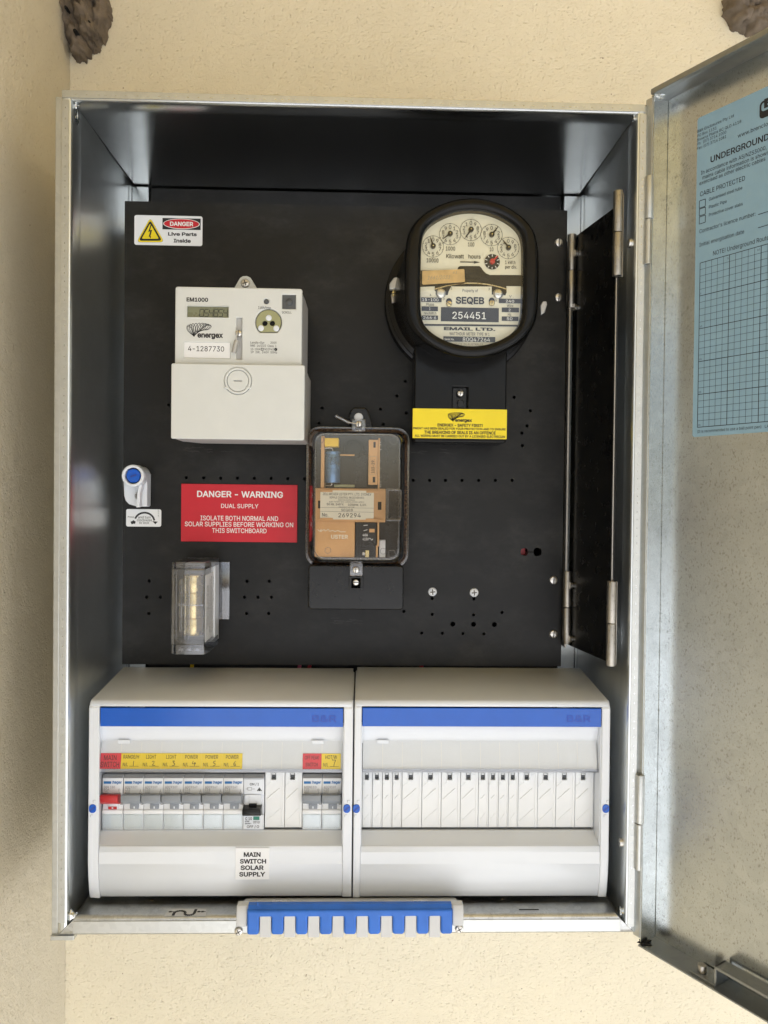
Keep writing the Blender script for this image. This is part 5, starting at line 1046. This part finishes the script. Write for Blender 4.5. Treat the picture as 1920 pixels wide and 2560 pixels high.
# coloured wires glimpsed between the board and the covers
for k, (x, mt, l_) in enumerate(((476, 'yellow_cap', 'yellow wire glimpsed above the left cover'), (745, 'pink_wire', 'pink wire glimpsed above the left cover'), (770, 'red_wire', 'red wire glimpsed above the left cover, beside the pink one'), (1050, 'red_wire', 'red wire glimpsed above the right cover'))):
    c = at(x, 1668, 125); tag(B().tube([(c[0]-3, 150, c[1]-40), (c[0], 128, c[1]-6), (c[0]+2, 124, c[1]+3), (c[0]+6, 130, c[1]+14)], 1.8, 10).build('wire', mt), l_, 'wire', 'wires behind the covers')

# ================================================================== cable entry comb on the sill
ZC = lambda Y: Z(560, 2220, 2.592, Y)
g0 = ZC(-6).rect(78, 100, 1553, 318); cb = thing('cable_comb', ((g0[0]+g0[2])/2, 0, g0[1]), 'grey cable entry plate with blue rubber comb on sill', 'cable entry')
zt0 = ZC(-2)(800, 128)[1]; zb0 = ZC(-6)(800, 318)[1]; hx0, hx1 = g0[0], g0[2]
b = B(); b.prism_x([(-3.4, zt0-4), (-3.6, zt0+.5), (-2, zt0+2.2), (2, zt0+2.8), (24, fz+2.4), (24, fz+.3), (4, fz+.3), (2.4, zt0-6)], hx0+3.5, hx1-3.5, .4, 2); b.build('frame', 'grey_plastic', cb, smooth=50)
for sx in (0, 1):
    xa = hx0 if sx == 0 else ZC(-6)(1482, 200)[0]; xb = ZC(-6)(148, 200)[0] if sx == 0 else hx1
    B().prism_x([(-5.6, ZC(-5)(100, 250)[1]), (-5.2, zt0-2), (-3, zt0+2.6), (4, zt0+2.6), (18, fz+2), (18, fz+.4), (-.5, fz+.4), (-.8, ZC(-5)(100, 250)[1])], xa, xb, 1.2, 3).build('frame_end', 'grey_plastic', cb, smooth=50)
    c = ZC(-3)(93 if sx == 0 else 1526, 288 if sx == 0 else 272); screw(cb, c[0], c[1], -1.0, 3.4, 'cross', 'zinc_screw', ang=.5, h=2)
# blue rubber: one continuous comb
e0, e1 = ZC(-7)(150, 200)[0], ZC(-7)(1480, 200)[0]; ztop = ZC(-7)(800, 140)[1]; zbot = ZC(-7)(800, 298)[1]; znk = ZC(-7)(800, 182)[1]
teeth = [(150, 228), (308, 386), (465, 541), (621, 699), (778, 856), (936, 1013), (1092, 1169), (1249, 1326), (1404, 1480)]
pts = [(e0, ztop), (e1, ztop)]
def fil(cx, cz, r, a0, a1, n=4): return [(cx+r*math.cos(math.radians(a0+(a1-a0)*k/n)), cz+r*math.sin(math.radians(a0+(a1-a0)*k/n))) for k in range(n+1)]
for i, (t0, t1) in enumerate(reversed(teeth)):
    xa, xb = ZC(-7)(t0, 240)[0], ZC(-7)(t1, 240)[0]; r = 2.2
    if i > 0: pts += fil(xb+1.2, znk-1.2+0, 1.2, 90, 180)
    pts += fil(xb-r, zbot+r, r, 0, -90); pts += fil(xa+r, zbot+r, r, -90, -180)
    if i < len(teeth)-1: pts += fil(xa-1.2, znk-1.2, 1.2, 0, 90)
B().plate(pts, [], -8.4, 5.0, 1.6).build('rubber_comb', 'blue_rubber', cb, smooth=70)
tp = []; rn = random.Random(4); nseg = 60
B().loft([[(e0+.5+(e1-e0-1)*k/nseg, -6.5, ztop-.5) for k in range(nseg+1)], [(e0+.3+(e1-e0-.6)*k/nseg, -3+rn.uniform(-.3, .3), ztop+2.2+rn.uniform(-.25, .35)) for k in range(nseg+1)], [(e0+.3+(e1-e0-.6)*k/nseg, 1.5, ztop+2.0) for k in range(nseg+1)]], closed=False).build('rubber_top', 'blue_rubber', cb)
c = ZC(-4)(222, 130); B().loft([[(c[0]-2.2, -4, c[1]-1.5), (c[0]+3.2, -4, c[1]-1.5), (c[0]+1, -2, c[1]-1.5)], [(c[0]-.9, -4, c[1]+3), (c[0]+.6, -4, c[1]+2.2), (c[0], -3.4, c[1]+2.6)], [(c[0]-1.0, -4, c[1]+5.0), (c[0]-.8, -4, c[1]+5.0), (c[0]-.9, -3.8, c[1]+5.0)]], True, True).build('torn_flap', 'blue_rubber', cb)
for (a, b0), (a1, _) in zip(teeth, teeth[1:]):
    e = ZC(-6.5).rect(b0+4, 184, a1-3, 318); B().box(e[0], e[2], -7.2, -2.4, e[1], e[3]+1, .5).build('finger', 'grey_plastic', cb)
B().box(e0+1, e1-1, -3.0, -1.6, zbot-1, ztop-1, .3).build('back_plate', 'grey_plastic', cb)
for xs in ((310, 410), (1232, 1322)):
    b = B()
    for k in range(4):
        x_ = ZC(0)(xs[0]+(xs[1]-xs[0])*k/4, 105)[0]; b.box(x_, x_+2.2, -.4+3, 3.6, zt0+2.5, zt0+3.4, .2)
    b.build('moulded_mark', 'white_plastic', cb)
# paint chips on the floor strip
for k, x_ in enumerate((-165, -20, 130)):
    t = bmesh.new(); bmesh.ops.create_icosphere(t, subdivisions=2, radius=1)
    for v in t.verts: n = v.co.copy(); q_ = 1+.3*math.sin(n.x*6+k); v.co = Vector((x_+n.x*2.6*q_, 27+n.y*1.6*q_, -H/2+14.4+n.z*.8*q_))
    tag(B().merge(t).build('mud_speck', 'mud', smooth=60), ['dark speck of mud on sill below left cover', 'dark speck of mud on sill behind the blue comb', 'dark speck of mud on sill below right cover'][k], 'mud speck', 'mud specks on the sill')
